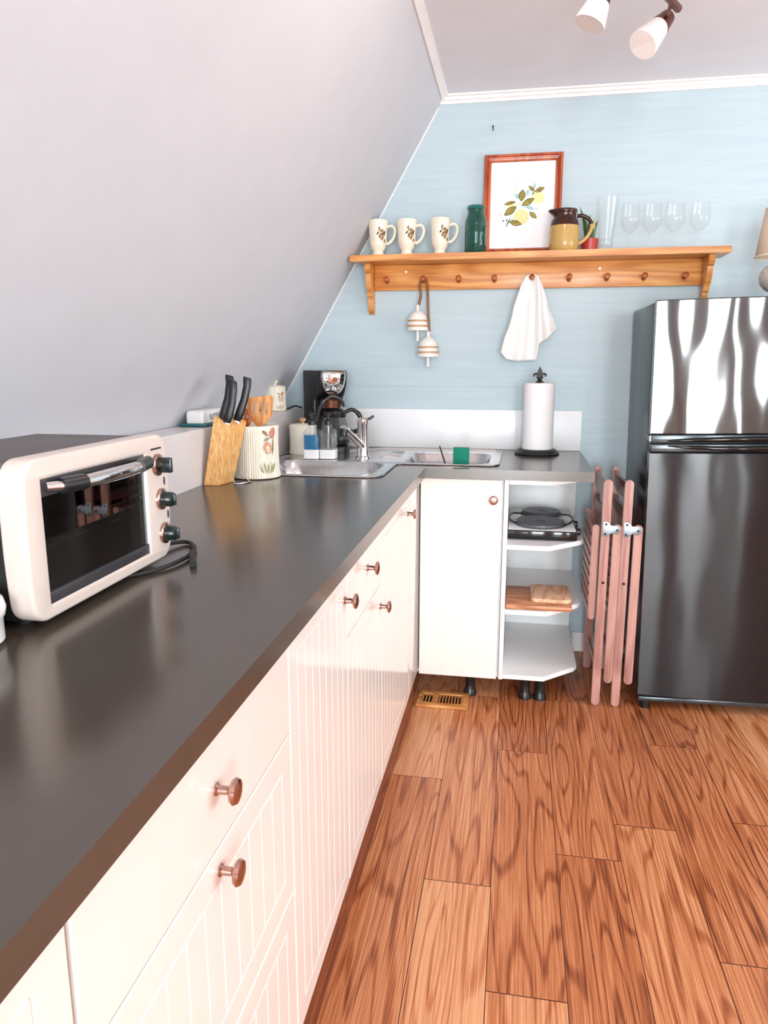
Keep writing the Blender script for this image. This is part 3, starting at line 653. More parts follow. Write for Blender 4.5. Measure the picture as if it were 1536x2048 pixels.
# canisters
def canister(x, y, z0, r, h, label, knobmat, decal_ang, plateback=False):
    t = Thing('canister', label, 'canister', (x, y, z0)); bm = B(); z = z0 + .0005
    ribbed(bm, [(r * .96, z), (r * 1.04, z + .004), (r, z + .02), (r * .98, z + h * .6), (r * 1.0, z + h), (r * .9, z + h + .001), (0, z + h + .001)], (x, y), 44, .0009); t.part('pot', bm, 'ivoryrib', ang=25)
    bm = B(); lathe(bm, [(r * 1.04, z + h), (r * 1.05, z + h + .006), (r * .9, z + h + .012), (r * .35, z + h + .016), (0, z + h + .016)], (x, y, 0), 40); l = t.part('lid', bm, 'ivory')
    bm = B(); lathe(bm, [(.006, z + h + .014), (.006, z + h + .020), (.013, z + h + .026), (.014, z + h + .033), (.006, z + h + .038), (0, z + h + .038)], (x, y, 0), 24); t.part('knob', bm, knobmat, l, label='mushroom-shaped knob')
    bm = B(); mushroom_decal(bm, x, y, r * 1.01 + .0012, decal_ang, z + h * .45, h / .15); t.part('painted_mushrooms', bm, DEC, smooth=False)
    return t
t = canister(-.548, -.318, CT, .055, .112, 'ivory canister with a yellowish lid knob, standing behind the blue soap', 'tan', .35)
t = canister(-.688, -.245, LZ, .044, .092, 'small ivory canister on the ledge behind the wooden spatulas', 'ivory', -PI / 2 + .75)
# coffee maker
CX, CY = -.494, -.162
t = Thing('coffee_maker', 'black drip coffee maker with a chrome front shield and glass carafe in the corner', 'coffee maker', (CX, CY, SZ))
fl = lambda u, v, w: (CX + u, CY + v, w)
bm = B(); loft(bm, [[Vector(fl(u, v, z)) for u, v in rrect(-.064, .064, -.165, .112, .05)] for z in (SZ + .0005, SZ + .024)] + [[Vector(fl(u * .94, v * .95, SZ + .029)) for u, v in rrect(-.064, .064, -.165, .112, .05)]]); t.part('base', bm, 'black')
bm = B(); loft(bm, [[Vector(fl(u, v, z)) for u, v in rrect(-.062, .062, -.026, .112, .012)] for z in (SZ + .028, SZ + .22)]); t.part('column', bm, 'black')
bm = B(); loops = []
for z, s, f0 in ((1.130, .985, -.062), (1.16, .99, -.092), (1.20, 1., -.112), (1.238, 1.0, -.115), (1.25, .97, -.112)): loops.append([Vector(fl(u * s, v, z)) for u, v in rrect(-.063, .063, f0, .112, .014)])
loft(bm, loops); t.part('head', bm, 'black', ang=50)
bm = B(); lathe(bm, [(.044, 1.098), (.047, 1.128), (.04, 1.135)], fl(0, -.080, 0), 32); t.part('brew_basket', bm, 'bronze')
# chrome shield curved over the front of the head
bm = B(); n = 12; rows = []
for k, (z, hw) in enumerate(((1.247, .050), (1.235, .052), (1.21, .051), (1.185, .044), (1.165, .033), (1.152, .018), (1.148, .004))):
    d_ = {0: -.116, 1: -.118, 2: -.116, 3: -.1105, 4: -.102, 5: -.094, 6: -.091}[k]
    rows.append([Vector(fl(hw * (2 * i / n - 1), d_ - .012 * (1 - (hw / .055 * (2 * i / n - 1)) ** 2) + .004, z)) for i in range(n + 1)])
loft(bm, rows, False, 0, False); sh_ = t.part('front_shield', bm, 'chrome', ang=80); m_ = sh_.modifiers.new('s', 'SOLIDIFY'); m_.thickness = .003; m_.offset = 1
bm = B(); prism(bm, ell(.012, .010), lambda u, v, w: fl(u, w, 1.213 + v), -.131, -.124); t.part('badge', bm, 'bronze', sh_)
for u, v in ((-.035, .02), (-.036, .008), (-.033, -.006), (.033, .006), (.033, -.008)):
    bm = B(); prism(bm, ell(.0028, .0028, 10), lambda a, b_, w: fl(u + a, w, 1.213 + v + b_), -.1265, -.116); t.part('button', bm, 'black', sh_)
bm = B(); tube(bm, spline([fl(-.070, -.10, 1.045), fl(-.066, -.112, 1.085), fl(-.050, -.125, 1.125), fl(-.012, -.130, 1.146), fl(.026, -.126, 1.132), fl(.044, -.116, 1.105)], 6), .0065, 12); t.part('arch_trim', bm, 'fridgetrim', label='grey arched trim')
ccx, ccy, _ = fl(.008, -.100, 0); z = SZ + .030
bm = B(); lathe(bm, [(.050, z), (.060, z + .008), (.064, z + .035), (.058, z + .085), (.046, z + .120), (.045, z + .124)], (ccx, ccy, 0), 40); cf = t.part('carafe', bm, 'carafe', label='glass carafe')
bm = B(); lathe(bm, [(.055, z + .001), (.0615, z + .010), (.063, z + .032), (0, z + .032)], (ccx, ccy, 0), 40); t.part('coffee', bm, 'blackgloss', cf, label='dark coffee')
bm = B(); lathe(bm, [(.047, z + .115), (.049, z + .118), (.049, z + .14), (.03, z + .15), (0, z + .152)], (ccx, ccy, 0), 40); t.part('lid', bm, 'black', cf)
hd = Vector((math.cos(-.35), math.sin(-.35), 0)); c0 = Vector((ccx, ccy, 0))
bm = B(); tube(bm, spline([c0 + hd * .046 + Vector((0, 0, z + .137)), c0 + hd * .075 + Vector((0, 0, z + .146)), c0 + hd * .105 + Vector((0, 0, z + .12)), c0 + hd * .108 + Vector((0, 0, z + .07)), c0 + hd * .085 + Vector((0, 0, z + .055)), c0 + hd * .060 + Vector((0, 0, z + .06))], 6), [.008] * 10 + [.010] * 15 + [.007] * 6, 12); t.part('handle', bm, 'black', cf, label='black carafe handle')
t.o.rotation_euler.z = math.radians(34)
bm = B(); tube(bm, spline([(-.615, -.10, 1.0885), (-.64, -.12, 1.096), (-.655, -.16, 1.0885), (-.665, -.19, 1.0865)], 6), .0035, 8); solo('power_cord', bm, 'rubber', 'black power cord lying on the ledge behind the coffee maker', 'cord', (-.64, -.13, LZ))
# sponge and utensil in small bowl
bz = SZ - .066
bm = B(); box(bm, .086, .147, -.462, -.450, bz + .001, .966, .002); t = Thing('sponge', 'green scouring sponge standing in the small sink bowl', 'sponge', (.116, -.45, bz)); t.part('scourer', bm, 'green', label='green scouring face')
bm = B(); box(bm, .0865, .1465, -.450, -.428, bz + .001, .965, .002); t.part('foam', bm, 'spongey', label='pale foam')
bm = B(); tube(bm, [(.073, -.49, bz + .006), (.050, -.42, .905), (.022, -.34, .955)], [.004, .0035, .003], 10); solo('dish_stick', bm, 'ovengrey', 'slim dark utensil leaning in the small sink bowl', 'utensil', (.05, -.44, bz))
# paper towel stand
px_, py_ = .4075, -.145
t = Thing('paper_towel_holder', 'white paper towel roll on a black iron stand with a fleur-de-lis finial', 'paper towel', (px_, py_, CT))
bm = B(); lathe(bm, [(.090, CT + .0005), (.092, CT + .006), (.084, CT + .012), (.078, CT + .020), (.060, CT + .022), (0, CT + .022)], (px_, py_, 0), 48); t.part('base', bm, 'iron', label='black ribbed base')
bm = B(); cyl(bm, (px_, py_, CT + .02), (px_, py_, 1.212), .006); t.part('rod', bm, 'iron')
bm = B(); loops = []
for z in (CT + .023, 1.201):
    loops.append([Vector((px_ + (.0615 + .0025 * k / 64) * math.cos(2 * PI * k / 64 + 2.9), py_ + (.0615 + .0025 * k / 64) * math.sin(2 * PI * k / 64 + 2.9), z)) for k in range(64)])
loft(bm, loops, False); a = [Vector((px_ + .02 * math.cos(2 * PI * k / 64 + 2.9), py_ + .02 * math.sin(2 * PI * k / 64 + 2.9), 0)) for k in range(64)]
loft(bm, [loops[1], [p + Vector((0, 0, 1.201)) for p in a], [p + Vector((0, 0, CT + .023)) for p in a], loops[0]], False); t.part('paper_roll', bm, 'roll', label='white paper roll', ang=50)
bm = B(); lathe(bm, [(.016, 1.203), (.016, 1.207), (.007, 1.212), (.010, 1.217), (.007, 1.222)], (px_, py_, 0), 20)
prism(bm, [(0, 1.218), (.006, 1.226), (.0115, 1.242), (.006, 1.256), (0, 1.268), (-.006, 1.256), (-.0115, 1.242), (-.006, 1.226)], lambda u, v, w: (px_ + u, py_ + w, v), -.005, .005)
for s in (-1, 1): tube(bm, spline([(px_ + s * .002, py_, 1.219), (px_ + s * .009, py_, 1.234), (px_ + s * .018, py_, 1.238), (px_ + s * .024, py_, 1.232), (px_ + s * .021, py_, 1.227)], 5), [.004] * 8 + [.0045] * 8 + [.003] * 5, 10)
tube(bm, [(px_ - .014, py_, 1.224), (px_ + .014, py_, 1.224)], .004, 10); t.part('finial', bm, 'iron', label='black fleur-de-lis finial')

# ------------------------------------------------------------------ toaster oven
TX0, TX1, TXF = -.585, -.372, -.330; TY0, TY1 = -2.375, -1.992; TZ0, TZ1 = .922, 1.150
t = Thing('toaster_oven', 'cream toaster oven with dark glass door on the counter', 'toaster oven', (-.45, -2.18, CT))
bm = B(); box(bm, TX0, TX1 + .004, TY0, TY1, TZ1 - .010, TZ1, .002); t.part('top_panel', bm, 'ovendark', label='dark grey-brown top')
bm = B()
for b in ((TX0, TX1, TY0, TY0 + .008, TZ0, TZ1 - .0105), (TX0, TX1, TY1 - .008, TY1, TZ0, TZ1 - .0105), (TX0, TX0 + .008, TY0 + .008, TY1 - .008, TZ0, TZ1 - .0105), (TX0, TX1, TY0 + .008, TY1 - .008, TZ0, TZ0 + .008)): box(bm, *b)
t.part('casing', bm, 'ovenblack', smooth=False, label='black casing')
bm = B(); gy0, gy1, gz0, gz1 = -2.356, -2.050, .938, 1.128
loft(bm, [[Vector((x, u, v)) for u, v in rrect(gy0 + i, gy1 - i, gz0 + i, gz1 - i, .004)] for x, i in ((TXF - .012, 0), (TX0 + .02, .004))], False)
bm.faces.new(bm.verts[:][-28:]); t.part('cavity', bm, 'ovenin')
bm = B()
for k in range(9): y = gy0 + .02 + k * .0325; tube(bm, [(TX0 + .03, y, 1.022), (TXF - .02, y, 1.022)], .0012, 6)
for x in (TX0 + .03, -.45, TXF - .02): tube(bm, [(x, gy0 + .006, 1.020), (x, gy1 - .006, 1.020)], .0018, 6)
t.part('rack', bm, 'chrome')
oy0, oy1, oz0, oz1 = -2.388, -1.976, .921, 1.154
def bowed(ins):
    L = []
    for u, v in rrect(oy0 + ins, oy1 - ins, oz0 + ins, oz1 - ins, max(.004, .030 - ins), 7):
        L.append((u, v))
    L2 = []
    for i, (u, v) in enumerate(L):
        L2.append((u, v)); un, vn = L[(i + 1) % len(L)]
        if abs(vn - v) > .08:
            for k in range(1, 10): L2.append((u + (un - u) * k / 10, v + (vn - v) * k / 10))
    mid = (oy0 + oy1) / 2
    return [(mid + (u - mid) * (1 + .035 * (1 - ((v - 1.037) / .117) ** 2)), v) for u, v in L2]
bm = plate(bowed(.006), [rrect(gy0, gy1, gz0, gz1, .004)], lambda u, v, w: (-.350 + w, u, v), .014, .006, 3); bz_ = t.part('bezel', bm, 'cream', label='cream bowed front bezel', ang=50)
# door: lower strip, upper strip, glass, side trim
bm = B(); box(bm, TXF - .012, TXF - .002, gy0 + .002, gy1 - .002, gz0 + .001, gz0 + .022, .001); dr = t.part('door', bm, 'ovengrey', label='door frame')
bm = B(); box(bm, TXF - .012, TXF - .002, gy0 + .002, gy1 - .002, gz1 - .030, gz1 - .004, .001); t.part('top_rail', bm, 'ovengrey', dr)
bm = B(); box(bm, TXF - .009, TXF - .005, gy0 + .002, gy1 - .002, gz0 + .022, gz1 - .030); t.part('glass_pane', bm, 'ovenpane', dr, False, 'dark glass pane')
bm = B(); box(bm, TXF - .012, TXF - .001, gy1 - .007, gy1 - .001, gz0 + .001, gz1 - .004, .001); t.part('side_trim', bm, 'whitecer', dr, label='pale strip beside the glass')
bm = B(); pts = [(TXF + .002 + .030 * math.sin(PI * k / 20) ** .45, gy0 + .012 + (gy1 - gy0 - .024) * k / 20, 1.112) for k in range(21)]; tube(bm, pts, [.007 + .004 * math.sin(PI * k / 20) for k in range(21)], 14); hn = t.part('handle', bm, 'chrome', dr, label='bowed chrome handle')
for a, b_ in ((1, 4), (19, 15)):
    bm = B(); tube(bm, [pts[a], pts[b_]], .0118, 14); t.part('handle_grip', bm, 'black', hn)
for k, (ky, kz) in enumerate(((-2.014, 1.099), (-2.006, 1.034), (-2.000, .968))):
    bm = B(); tube(bm, [(TXF - .002, ky, kz), (TXF + .004, ky, kz), (TXF + .006, ky, kz)], [.021, .020, .017], 28); kb = t.part('knob', bm, 'rose', label='rose-chrome dial ring')
    bm = B()
    if k == 0: box(bm, TXF + .004, TXF + .030, ky - .0045, ky + .0045, kz - .014, kz + .014, .003)
    else: tube(bm, [(TXF + .004, ky, kz), (TXF + .022, ky, kz), (TXF + .025, ky, kz)], [.0145, .0135, .011], 20); box(bm, TXF + .02, TXF + .030, ky - .003, ky + .003, kz - .011, kz + .011, .002)
    t.part('grip', bm, 'knobgreen', kb, label='dark knob grip')
for ky, kz in ((-1.990, 1.066), (-1.982, 1.001)):
    bm = B(); prism(bm, ell(.003, .008), lambda u, v, w: (w, ky + u, kz + v), TXF - .001, TXF + .0008); t.part('printed_mark', bm, 'navy', smooth=False, label='small navy mark beside the dials')
bm = B(); prism(bm, [(-2.035, 1.1275), (-1.996, 1.1275), (-1.996, 1.1305), (-2.035, 1.1305)], lambda u, v, w: (w, u, v), TXF - .001, TXF + .0008)
t.part('slot', bm, 'screw', smooth=False, label='thin dark slot above the dials')
for x in (TX0 + .03, TX1 - .01):
    for y in (TY0 + .03, TY1 - .03):
        bm = B(); cyl(bm, (x, y, CT + .0006), (x, y, TZ0 + .002), .011); t.part('foot', bm, 'rubber')
bm = B(); tube(bm, spline([(-.40, -1.985, .945), (-.385, -1.93, .925), (-.356, -1.863, .916), (-.318, -1.90, .916), (-.303, -1.945, .916), (-.298, -1.99, .9165), (-.308, -2.05, .9155), (-.335, -2.10, .9145), (-.375, -2.12, .9145), (-.42, -2.10, .9145)], 7), .0042, 10)
tube(bm, [(-.303, -1.945, .917), (-.285, -1.98, .917), (-.262, -2.03, .917)], [.006, .007, .006], 10); t.part('cord', bm, 'rubber', label='black looped cord')
# white pot cut by left photo edge
bm = B(); lathe(bm, [(.040, CT + .0005), (.050, CT + .006), (.050, CT + .036), (.053, CT + .040), (.055, CT + .05), (.052, CT + .062), (.047, CT + .066), (.044, CT + .06), (.044, CT + .01), (0, CT + .008)], (-.400, -2.446, 0), 36); solo('white_pot', bm, 'whitecer', 'small white pot at the left photo edge in front of the toaster oven', 'pot', (-.400, -2.446, CT))

# ------------------------------------------------------------------ open shelves contents
t = Thing('hot_plate', 'black and steel two-burner hot plate on the upper open shelf', 'hot plate', (.428, -.32, .632))
bm = B(); box(bm, .299, .556, -.536, -.115, .636, .670, .005); t.part('body', bm, 'blackgloss', label='black body')
bm = B(); box(bm, .304, .551, -.530, -.119, .670, .6715, .0005); t.part('top_plate', bm, 'whitecer', label='pale top plate')
for x, y, r in ((.424, -.425, .092), (.434, -.222, .078)):
    bm = B(); lathe(bm, [(r + .004, .6705), (r + .006, .674), (r + .002, .678), (r, .676), (r, .684), (r - .004, .687), (r * .75, .6868), (r * .73, .6858), (r * .71, .6868), (r * .5, .6868), (r * .48, .6858), (r * .46, .6868), (r * .22, .6868), (r * .2, .684), (0, .684)], (x, y, 0), 48); t.part('burner', bm, 'castiron', label='grey cast-iron burner')
for x in (.325, .53):
    for y in (-.505, -.14): 
        bm = B(); cyl(bm, (x, y, .6325), (x, y, .637), .012); t.part('foot', bm, 'rubber')
for y, z in ((-.46, .655), (-.33, .656)):
    bm = B(); tube(bm, [(.554, y, z), (.570, y, z), (.573, y, z)], [.015, .014, .010], 20); t.part('knob', bm, 'black')
for s, xs in ((-1, (.335, .312, .305, .318, .336)), (1, (.516, .538, .549, .536, .515))):
    bm = B(); tube(bm, spline([(xs[0], -.45, .676), (xs[1], -.43, .684), (xs[2], -.37, .686), (xs[3], -.30, .686), (xs[4] + (.018 if s < 0 else .0), -.255, .678)], 6), .0035, 8); t.part('burner_guard', bm, 'black')
bm = B(); box(bm, .303, .545, -.612, -.365, .3845, .4025, .004); solo('cutting_board', bm, 'board', 'large reddish-brown cutting board lying on the middle open shelf', 'cutting board', (.42, -.49, .384))
bm = plate(rrect(-.072, .072, -.095, .095, .018), [], lambda u, v, w: (.470 + u, -.478 + v, .4108 + w), .0055, .002); solo('cutting_board', bm, 'boardpale', 'small pale rounded cutting board resting on the large one', 'cutting board', (.47, -.478, .403))
# floor vent
t = Thing('floor_vent', 'oak floor vent grille in front of the corner cabinet', 'floor vent', (.076, -.62, 0))
bm = plate([(-.018, -.685), (.172, -.685), (.172, -.560), (-.018, -.560)], [[(-.006, -.662), (.042, -.662), (.042, -.583), (-.006, -.583)], [(.058, -.662), (.152, -.662), (.152, -.583), (.058, -.583)]], lambda u, v, w: (u, v, .0068 + w), .004, .002)
t.part('frame', bm, 'ventwood')
bm = B()
for k in range(4): x = -.002 + k * .0125; box(bm, x, x + .005, -.661, -.584, .003, .0100, .001)
for k in range(8): x = .063 + k * .0118; box(bm, x, x + .005, -.661, -.584, .003, .0100, .001)
t.part('louvres', bm, 'ventwood')
bm = B(); box(bm, -.010, .160, -.668, -.577, .0004, .0022); t.part('painted_shade', bm, 'dark', smooth=False)  # black sheet paints in the shade of the hollow below the louvres

# ------------------------------------------------------------------ wall shelf with pegs
SH = 1.7155; SB = 1.6905
t = Thing('peg_shelf', 'long orange pine wall shelf with nine pegs on the blue wall', 'shelf', (.36, -.08, SB))
bm = B(); prism(bm, [(-.382, -.165), (1.098, -.165), (1.098, -.001), (-.350, -.001)], lambda u, v, w: (u, v, w), SB, SH); bmesh.ops.bevel(bm, geom=list(bm.edges), offset=.004, segments=2, affect='EDGES'); t.part('shelf_board', bm, 'pine')
bm = B(); box(bm, -.302, 1.028, -.021, -.001, 1.586, SB - .0005, .002); t.part('peg_rail', bm, 'pine')
brk = [(-.001, SB - .001), (-.118, SB - .001), (-.122, 1.668), (-.115, 1.655), (-.102, 1.650), (-.10, 1.63), (-.088, 1.60), (-.066, 1.572), (-.062, 1.560), (-.048, 1.556), (-.044, 1.53), (-.030, 1.50), (-.016, 1.489), (-.001, 1.487)]
for x0 in (-.325, 1.0285):
    bm = B(); prism(bm, brk, lambda u, v, w: (w, u, v), x0, x0 + .022); t.part('bracket', bm, 'pine', ang=30)
PX = [-.245, -.088, .061, .209, .362, .512, .661, .806, .961]
for i, x in enumerate(PX):
    z = 1.621 - i * .0008; pr = [(0, .0095), (.002, .0095), (.004, .0062), (.022, .0062), (.028, .009), (.034, .0118), (.040, .0115), (.0435, .007), (.044, .001)]
    bm = B(); tube(bm, [(x, -.021 - d_, z + d_ * .25) for d_, r in pr], [r for d_, r in pr], 20); t.part('peg', bm, 'pinedark')
for x, z in ((-.165, 1.662), (.633, 1.659)):
    bm = B(); lathe(bm, [(.0058, 0), (.005, .002), (0, .0025)], (0, 0, 0), 16); bmesh.ops.transform(bm, matrix=Matrix.Translation((x, -.021, z)) @ Matrix.Rotation(PI / 2, 4, 'X'), verts=bm.verts); t.part('screw_cap', bm, 'whitecer', label='white screw cap')

SY = -.095
# mugs
def mug(x, label):
    t = Thing('mug', label, 'mug', (x, SY, SH), 'ivory footed mugs on the shelf'); z = SH + .0005
    bm = B(); lathe(bm, [(.023, z), (.026, z + .003), (.0235, z + .012), (.022, z + .020), (.031, z + .032), (.0365, z + .055), (.0375, z + .09), (.0395, z + .118), (.0415, z + .126), (.0410, z + .139), (.0395, z + .142), (.037, z + .138), (.035, z + .09), (.033, z + .05), (.02, z + .03), (0, z + .028)], (x, SY, 0), 40); t.part('cup', bm, 'ivory', ang=50)
    bm = B(); tube(bm, spline([(x + .037, SY, z + .116), (x + .058, SY, z + .119), (x + .070, SY, z + .105), (x + .068, SY, z + .08), (x + .054, SY, z + .058), (x + .036, SY, z + .048)], 6), [.0062] * 31, 12); t.part('handle', bm, 'ivory')
    bm = B(); rr = random.Random(3)
    for k in range(24):
        a = -PI / 2 + .55 + rr.uniform(-.42, .42); v = z + .084 + rr.uniform(-.020, .020) - (a + PI / 2 - .55) * .02
        arcpatch(bm, x, SY, .0382, a, v, leafpoly(rr.uniform(.010, .019), rr.uniform(.005, .009)), rr.choice((0, 0, 0, 0, 1, 2)), rr.uniform(0, 3), .001)
    t.part('leaf_print', bm, ['decalbrown', 'artdark', 'decalstraw'], smooth=False, label='brown leaf print'); return t
m0 = mug(-.272, 'ivory footed mug at the left end of the shelf, touching the sloping wall side')
dup(m0.o, (-.152, SY, SH), 'ivory footed mug in the middle of the three on the shelf'); dup(m0.o, (-.014, SY, SH), 'ivory footed mug nearest the green glass jar')
# green jar
x = .131; z = SH + .0005; bm = B()
lathe(bm, [(.040, z), (.044, z + .006), (.044, z + .118), (.042, z + .132), (.036, z + .148), (.034, z + .155), (.034, z + .168), (.0375, z + .170), (.0375, z + .180), (.034, z + .184), (.031, z + .182), (.031, z + .155), (.040, z + .12), (.040, z + .008), (0, z + .006)], (x, SY - .005, 0), 44)
tube(bm, [(x + .044 * math.sin(a) * .0 + .026 * math.cos(q) * 1., SY - .005 - math.sqrt(max(1e-6, .0445 ** 2 - (.026 * math.cos(q)) ** 2)), z + .062 + .045 * math.sin(q)) for q in [2 * PI * k / 32 for k in range(33)] for a in (0,)], .0016, 6, cap=False)
solo('glass_jar', bm, 'greenglass', 'green glass jar beside the framed lemon print', 'jar', (x, SY, SH), ang=50)
# jug
x = .480; t = Thing('jug', 'mustard yellow jug with a brown glazed neck and spout', 'jug', (x, SY - .005, SH)); jy = SY - .016
bm = B(); lathe(bm, [(.052, z), (.057, z + .006), (.0585, z + .03), (.058, z + .07), (.0565, z + .094)], (x, jy, 0), 44, cap=False); t.part('belly', bm, 'mustard', label='mustard glazed belly')
bm = B(); loops = []
for r, h, s in ((.0565, .094, 0), (.053, .110, 0), (.043, .126, 0), (.042, .134, .004), (.047, .146, .014), (.0485, .152, .018), (.046, .156, .018), (.040, .148, .008), (.036, .13, 0), (.05, .10, 0)):
    L = []
    for k in range(44):
        a = 2 * PI * k / 44; sp2 = s * max(0, math.cos(a - PI)) ** 10; L.append(Vector((x + (r + sp2) * math.cos(a), jy + (r + sp2) * math.sin(a), z + h)))
    loops.append(L)
loft(bm, loops, False); t.part('neck', bm, 'brownglaze', label='dark brown neck with spout', ang=60)
hp = spline([(x + .046, jy, z + .132), (x + .075, jy, z + .130), (x + .100, jy, z + .108), (x + .102, jy, z + .078), (x + .082, jy, z + .045), (x + .054, jy, z + .026)], 7); n = len(hp)
bm = B(); tube(bm, hp[:n // 2 - 1], .0075, 12); t.part('handle_top', bm, 'brownglaze'); bm = B(); tube(bm, hp[n // 2 - 2:], .0070, 12); t.part('handle_bottom', bm, 'mustard')
# potted aloe
x, y = .586, -.045; t = Thing('potted_aloe', 'spiky aloe in a small red pot between the jug and the tall glass', 'plant', (x, y, SH))
bm = B(); lathe(bm, [(.024, z), (.031, z + .004), (.034, z + .045), (.034, z + .054), (.031, z + .054), (.030, z + .046), (0, z + .045)], (x, y, 0), 32); t.part('pot', bm, 'redpot')
for k, (dx, dy, h, mt) in enumerate(((-.046, 0, .178, 'leaf'), (.018, -.006, .140, 'leafpale'), (.028, .004, .128, 'leaf'), (-.020, -.012, .105, 'leaf'), (-.004, .012, .150, 'leaf'), (-.034, .01, .12, 'leafpale'), (.012, -.014, .095, 'leaf'))):
    bm = B(); pts = spline([(x + dx * .15, y + dy * .3, z + .04), (x + dx * .45, y + dy, z + .04 + (h - .04) * .5), (x + dx, y + dy, z + h)], 5); nn = len(pts)
    tube(bm, pts, [max(.0006, .0115 * (1 - (q / (nn - 1)) ** 1.8)) for q in range(nn)], 8); t.part('leaf', bm, mt)
# tall glass
x = .641; bm = B(); lathe(bm, [(.024, z), (.0255, z + .002), (.0275, z + .03), (.043, z + .196)], (x, SY - .01, 0), 44, cap=False); lathe(bm, [(.024, z + .002), (.0, z + .002)], (x, SY - .01, 0), 44, cap=False); lathe(bm, [(.0266, z + .020), (.02, z + .018), (.0, z + .017)], (x, SY - .01, 0), 44, cap=False); lathe(bm, [(.0284, z + .042), (.022, z + .040), (.0, z + .039)], (x, SY - .01, 0), 44, cap=False); solo('tall_glass', bm, 'glass', 'tall flared drinking glass beside the aloe', 'glass', (x, SY, SH), ang=50)
# wine glasses
def wineglass(x):
    bm = B(); lathe(bm, [(.033, z), (.033, z + .0015), (.02, z + .003), (.006, z + .007), (.0038, z + .014), (.0036, z + .055), (.005, z + .062), (.014, z + .068), (.028, z + .082), (.0365, z + .103), (.0375, z + .118), (.035, z + .145), (.0318, z + .174)], (x, SY, 0), 44, cap=False); return bm
wg = solo('wine_glass', wineglass(.731), 'glass', 'wine glass nearest the tall flared glass, first of four', 'wine glass', (.731, SY, SH), 'clear wine glasses on the shelf', ang=60)
for x, l in ((.812, 'second wine glass from the tall flared glass'), (.896, 'third wine glass from the tall flared glass'), (.988, 'wine glass at the right end of the shelf, last of four')):
    o = wg.copy(); COL.objects.link(o); o.location.x = x; o['label'] = l
# framed print
fw_, fh = .312, .392; t = Thing('framed_print', 'cherry framed print of lemons and leaves leaning on the wall', 'picture', (.312, -.030, SH))
X0, Y0, Z0 = .312, -.030, SH
bm = B(); loops = []
for ins, d_ in ((.0, 0.), (.0, .016), (.004, .020), (.009, .020), (.011, .013), (.014, .012), (.017, .017), (.023, .015), (.028, .006), (.028, .002), (.02, .0)):
    loops.append([Vector((X0 + sx_ * (fw_ / 2 - ins), Y0 - d_, Z0 + .001 + (ins if sz_ < 0 else fh - ins))) for sx_, sz_ in ((-1, -1), (1, -1), (1, 1), (-1, 1))])
loft(bm, loops + loops[:1], False); t.part('frame', bm, 'frame', ang=25)
bm = B(); box(bm, X0 - fw_ / 2 + .006, X0 + fw_ / 2 - .006, Y0 - .0035, Y0 - .001, Z0 + .008, Z0 + fh - .006); ppr = t.part('paper', bm, 'paper', smooth=False, label='white paper')
def art():
    bm = B(); W_, H_ = .256, .337; ox, oz = X0 - W_ / 2, Z0 + .001 + .028; lay = [0]
    px2 = lambda p, q: (ox + (p - 155) / 1110 * W_, oz + H_ - (q - 185) / 1450 * H_)
    def poly(pts, mi):
        lay[0] += 1; y = Y0 - .0036 - .00003 * lay[0]; f = bm.faces.new([bm.verts.new((u, y, v)) for u, v in pts]); f.material_index = mi
    def leaf(a, b, w, mi, back=None):
        (x0, z0), (x1, z1) = px2(*a), px2(*b); dx, dz = x1 - x0, z1 - z0; n = 10
        for s_, m_ in (((1., 1),) if back is None else ()) + ((.82, mi),):
            up, dn = [], []
            for k in range(n + 1):
                tt = .5 + (k / n - .5) * s_ ** .3; h = w / 1110 * W_ * .5 * s_ * math.sin(PI * k / n) ** .85
                cxx, czz = x0 + dx * tt, z0 + dz * tt; L = math.hypot(dx, dz); up.append((cxx - dz / L * h, czz + dx / L * h)); dn.append((cxx + dz / L * h, czz - dx / L * h))
            poly(up + dn[-2:0:-1], m_)
        if back is None:
            L = math.hypot(dx, dz); nx, nz = -dz / L * .0004, dx / L * .0004; poly([(x0 + nx, z0 + nz), (x0 - nx, z0 - nz), (x1 - nx, z1 - nz), (x1 + nx, z1 + nz)], 1)
    def disc(c_, r, mi):
        (u, v) = px2(*c_); r = r / 1110 * W_; poly([(u + r * math.cos(2 * PI * k / 28), v + r * math.sin(2 * PI * k / 28)) for k in range(28)], mi)
    for a in ((590, 640), (330, 1060), (960, 980), (660, 900), (580, 560)): disc(a, 34, 4)
    leaf((560, 720), (690, 810), 90, 3, 1); leaf((800, 640), (800, 770), 70, 3, 1); leaf((760, 920), (930, 1000), 80, 3, 1); leaf((920, 540), (900, 680), 60, 3, 1); leaf((500, 1180), (620, 1140), 50, 3, 1)
    disc((985, 795), 105, 2); disc((700, 1110), 130, 2); disc((520, 900), 70, 2)
    leaf((690, 850), (715, 650), 120, 0); leaf((700, 920), (920, 805), 105, 0); leaf((400, 1075), (615, 930), 120, 0); leaf((390, 895), (600, 850), 60, 0); leaf((840, 1030), (970, 1140), 80, 0)
    leaf((490, 1185), (720, 1235), 95, 0); leaf((920, 700), (1090, 630), 80, 0); leaf((810, 595), (920, 690), 60, 0)
    for a, b in (((870, 755), (920, 690)), ((430, 1285), (520, 1110)), ((440, 1190), (455, 1130)), ((370, 1150), (405, 1185))): leaf(a, b, 18, 1)
    return bm
t.part('lemon_print', art(), ['artgreen', 'artdark', 'artyellow', 'artteal', 'artpink'], ppr, False, 'printed lemons and leaves')
t.o.rotation_euler.x = math.radians(-3.4)
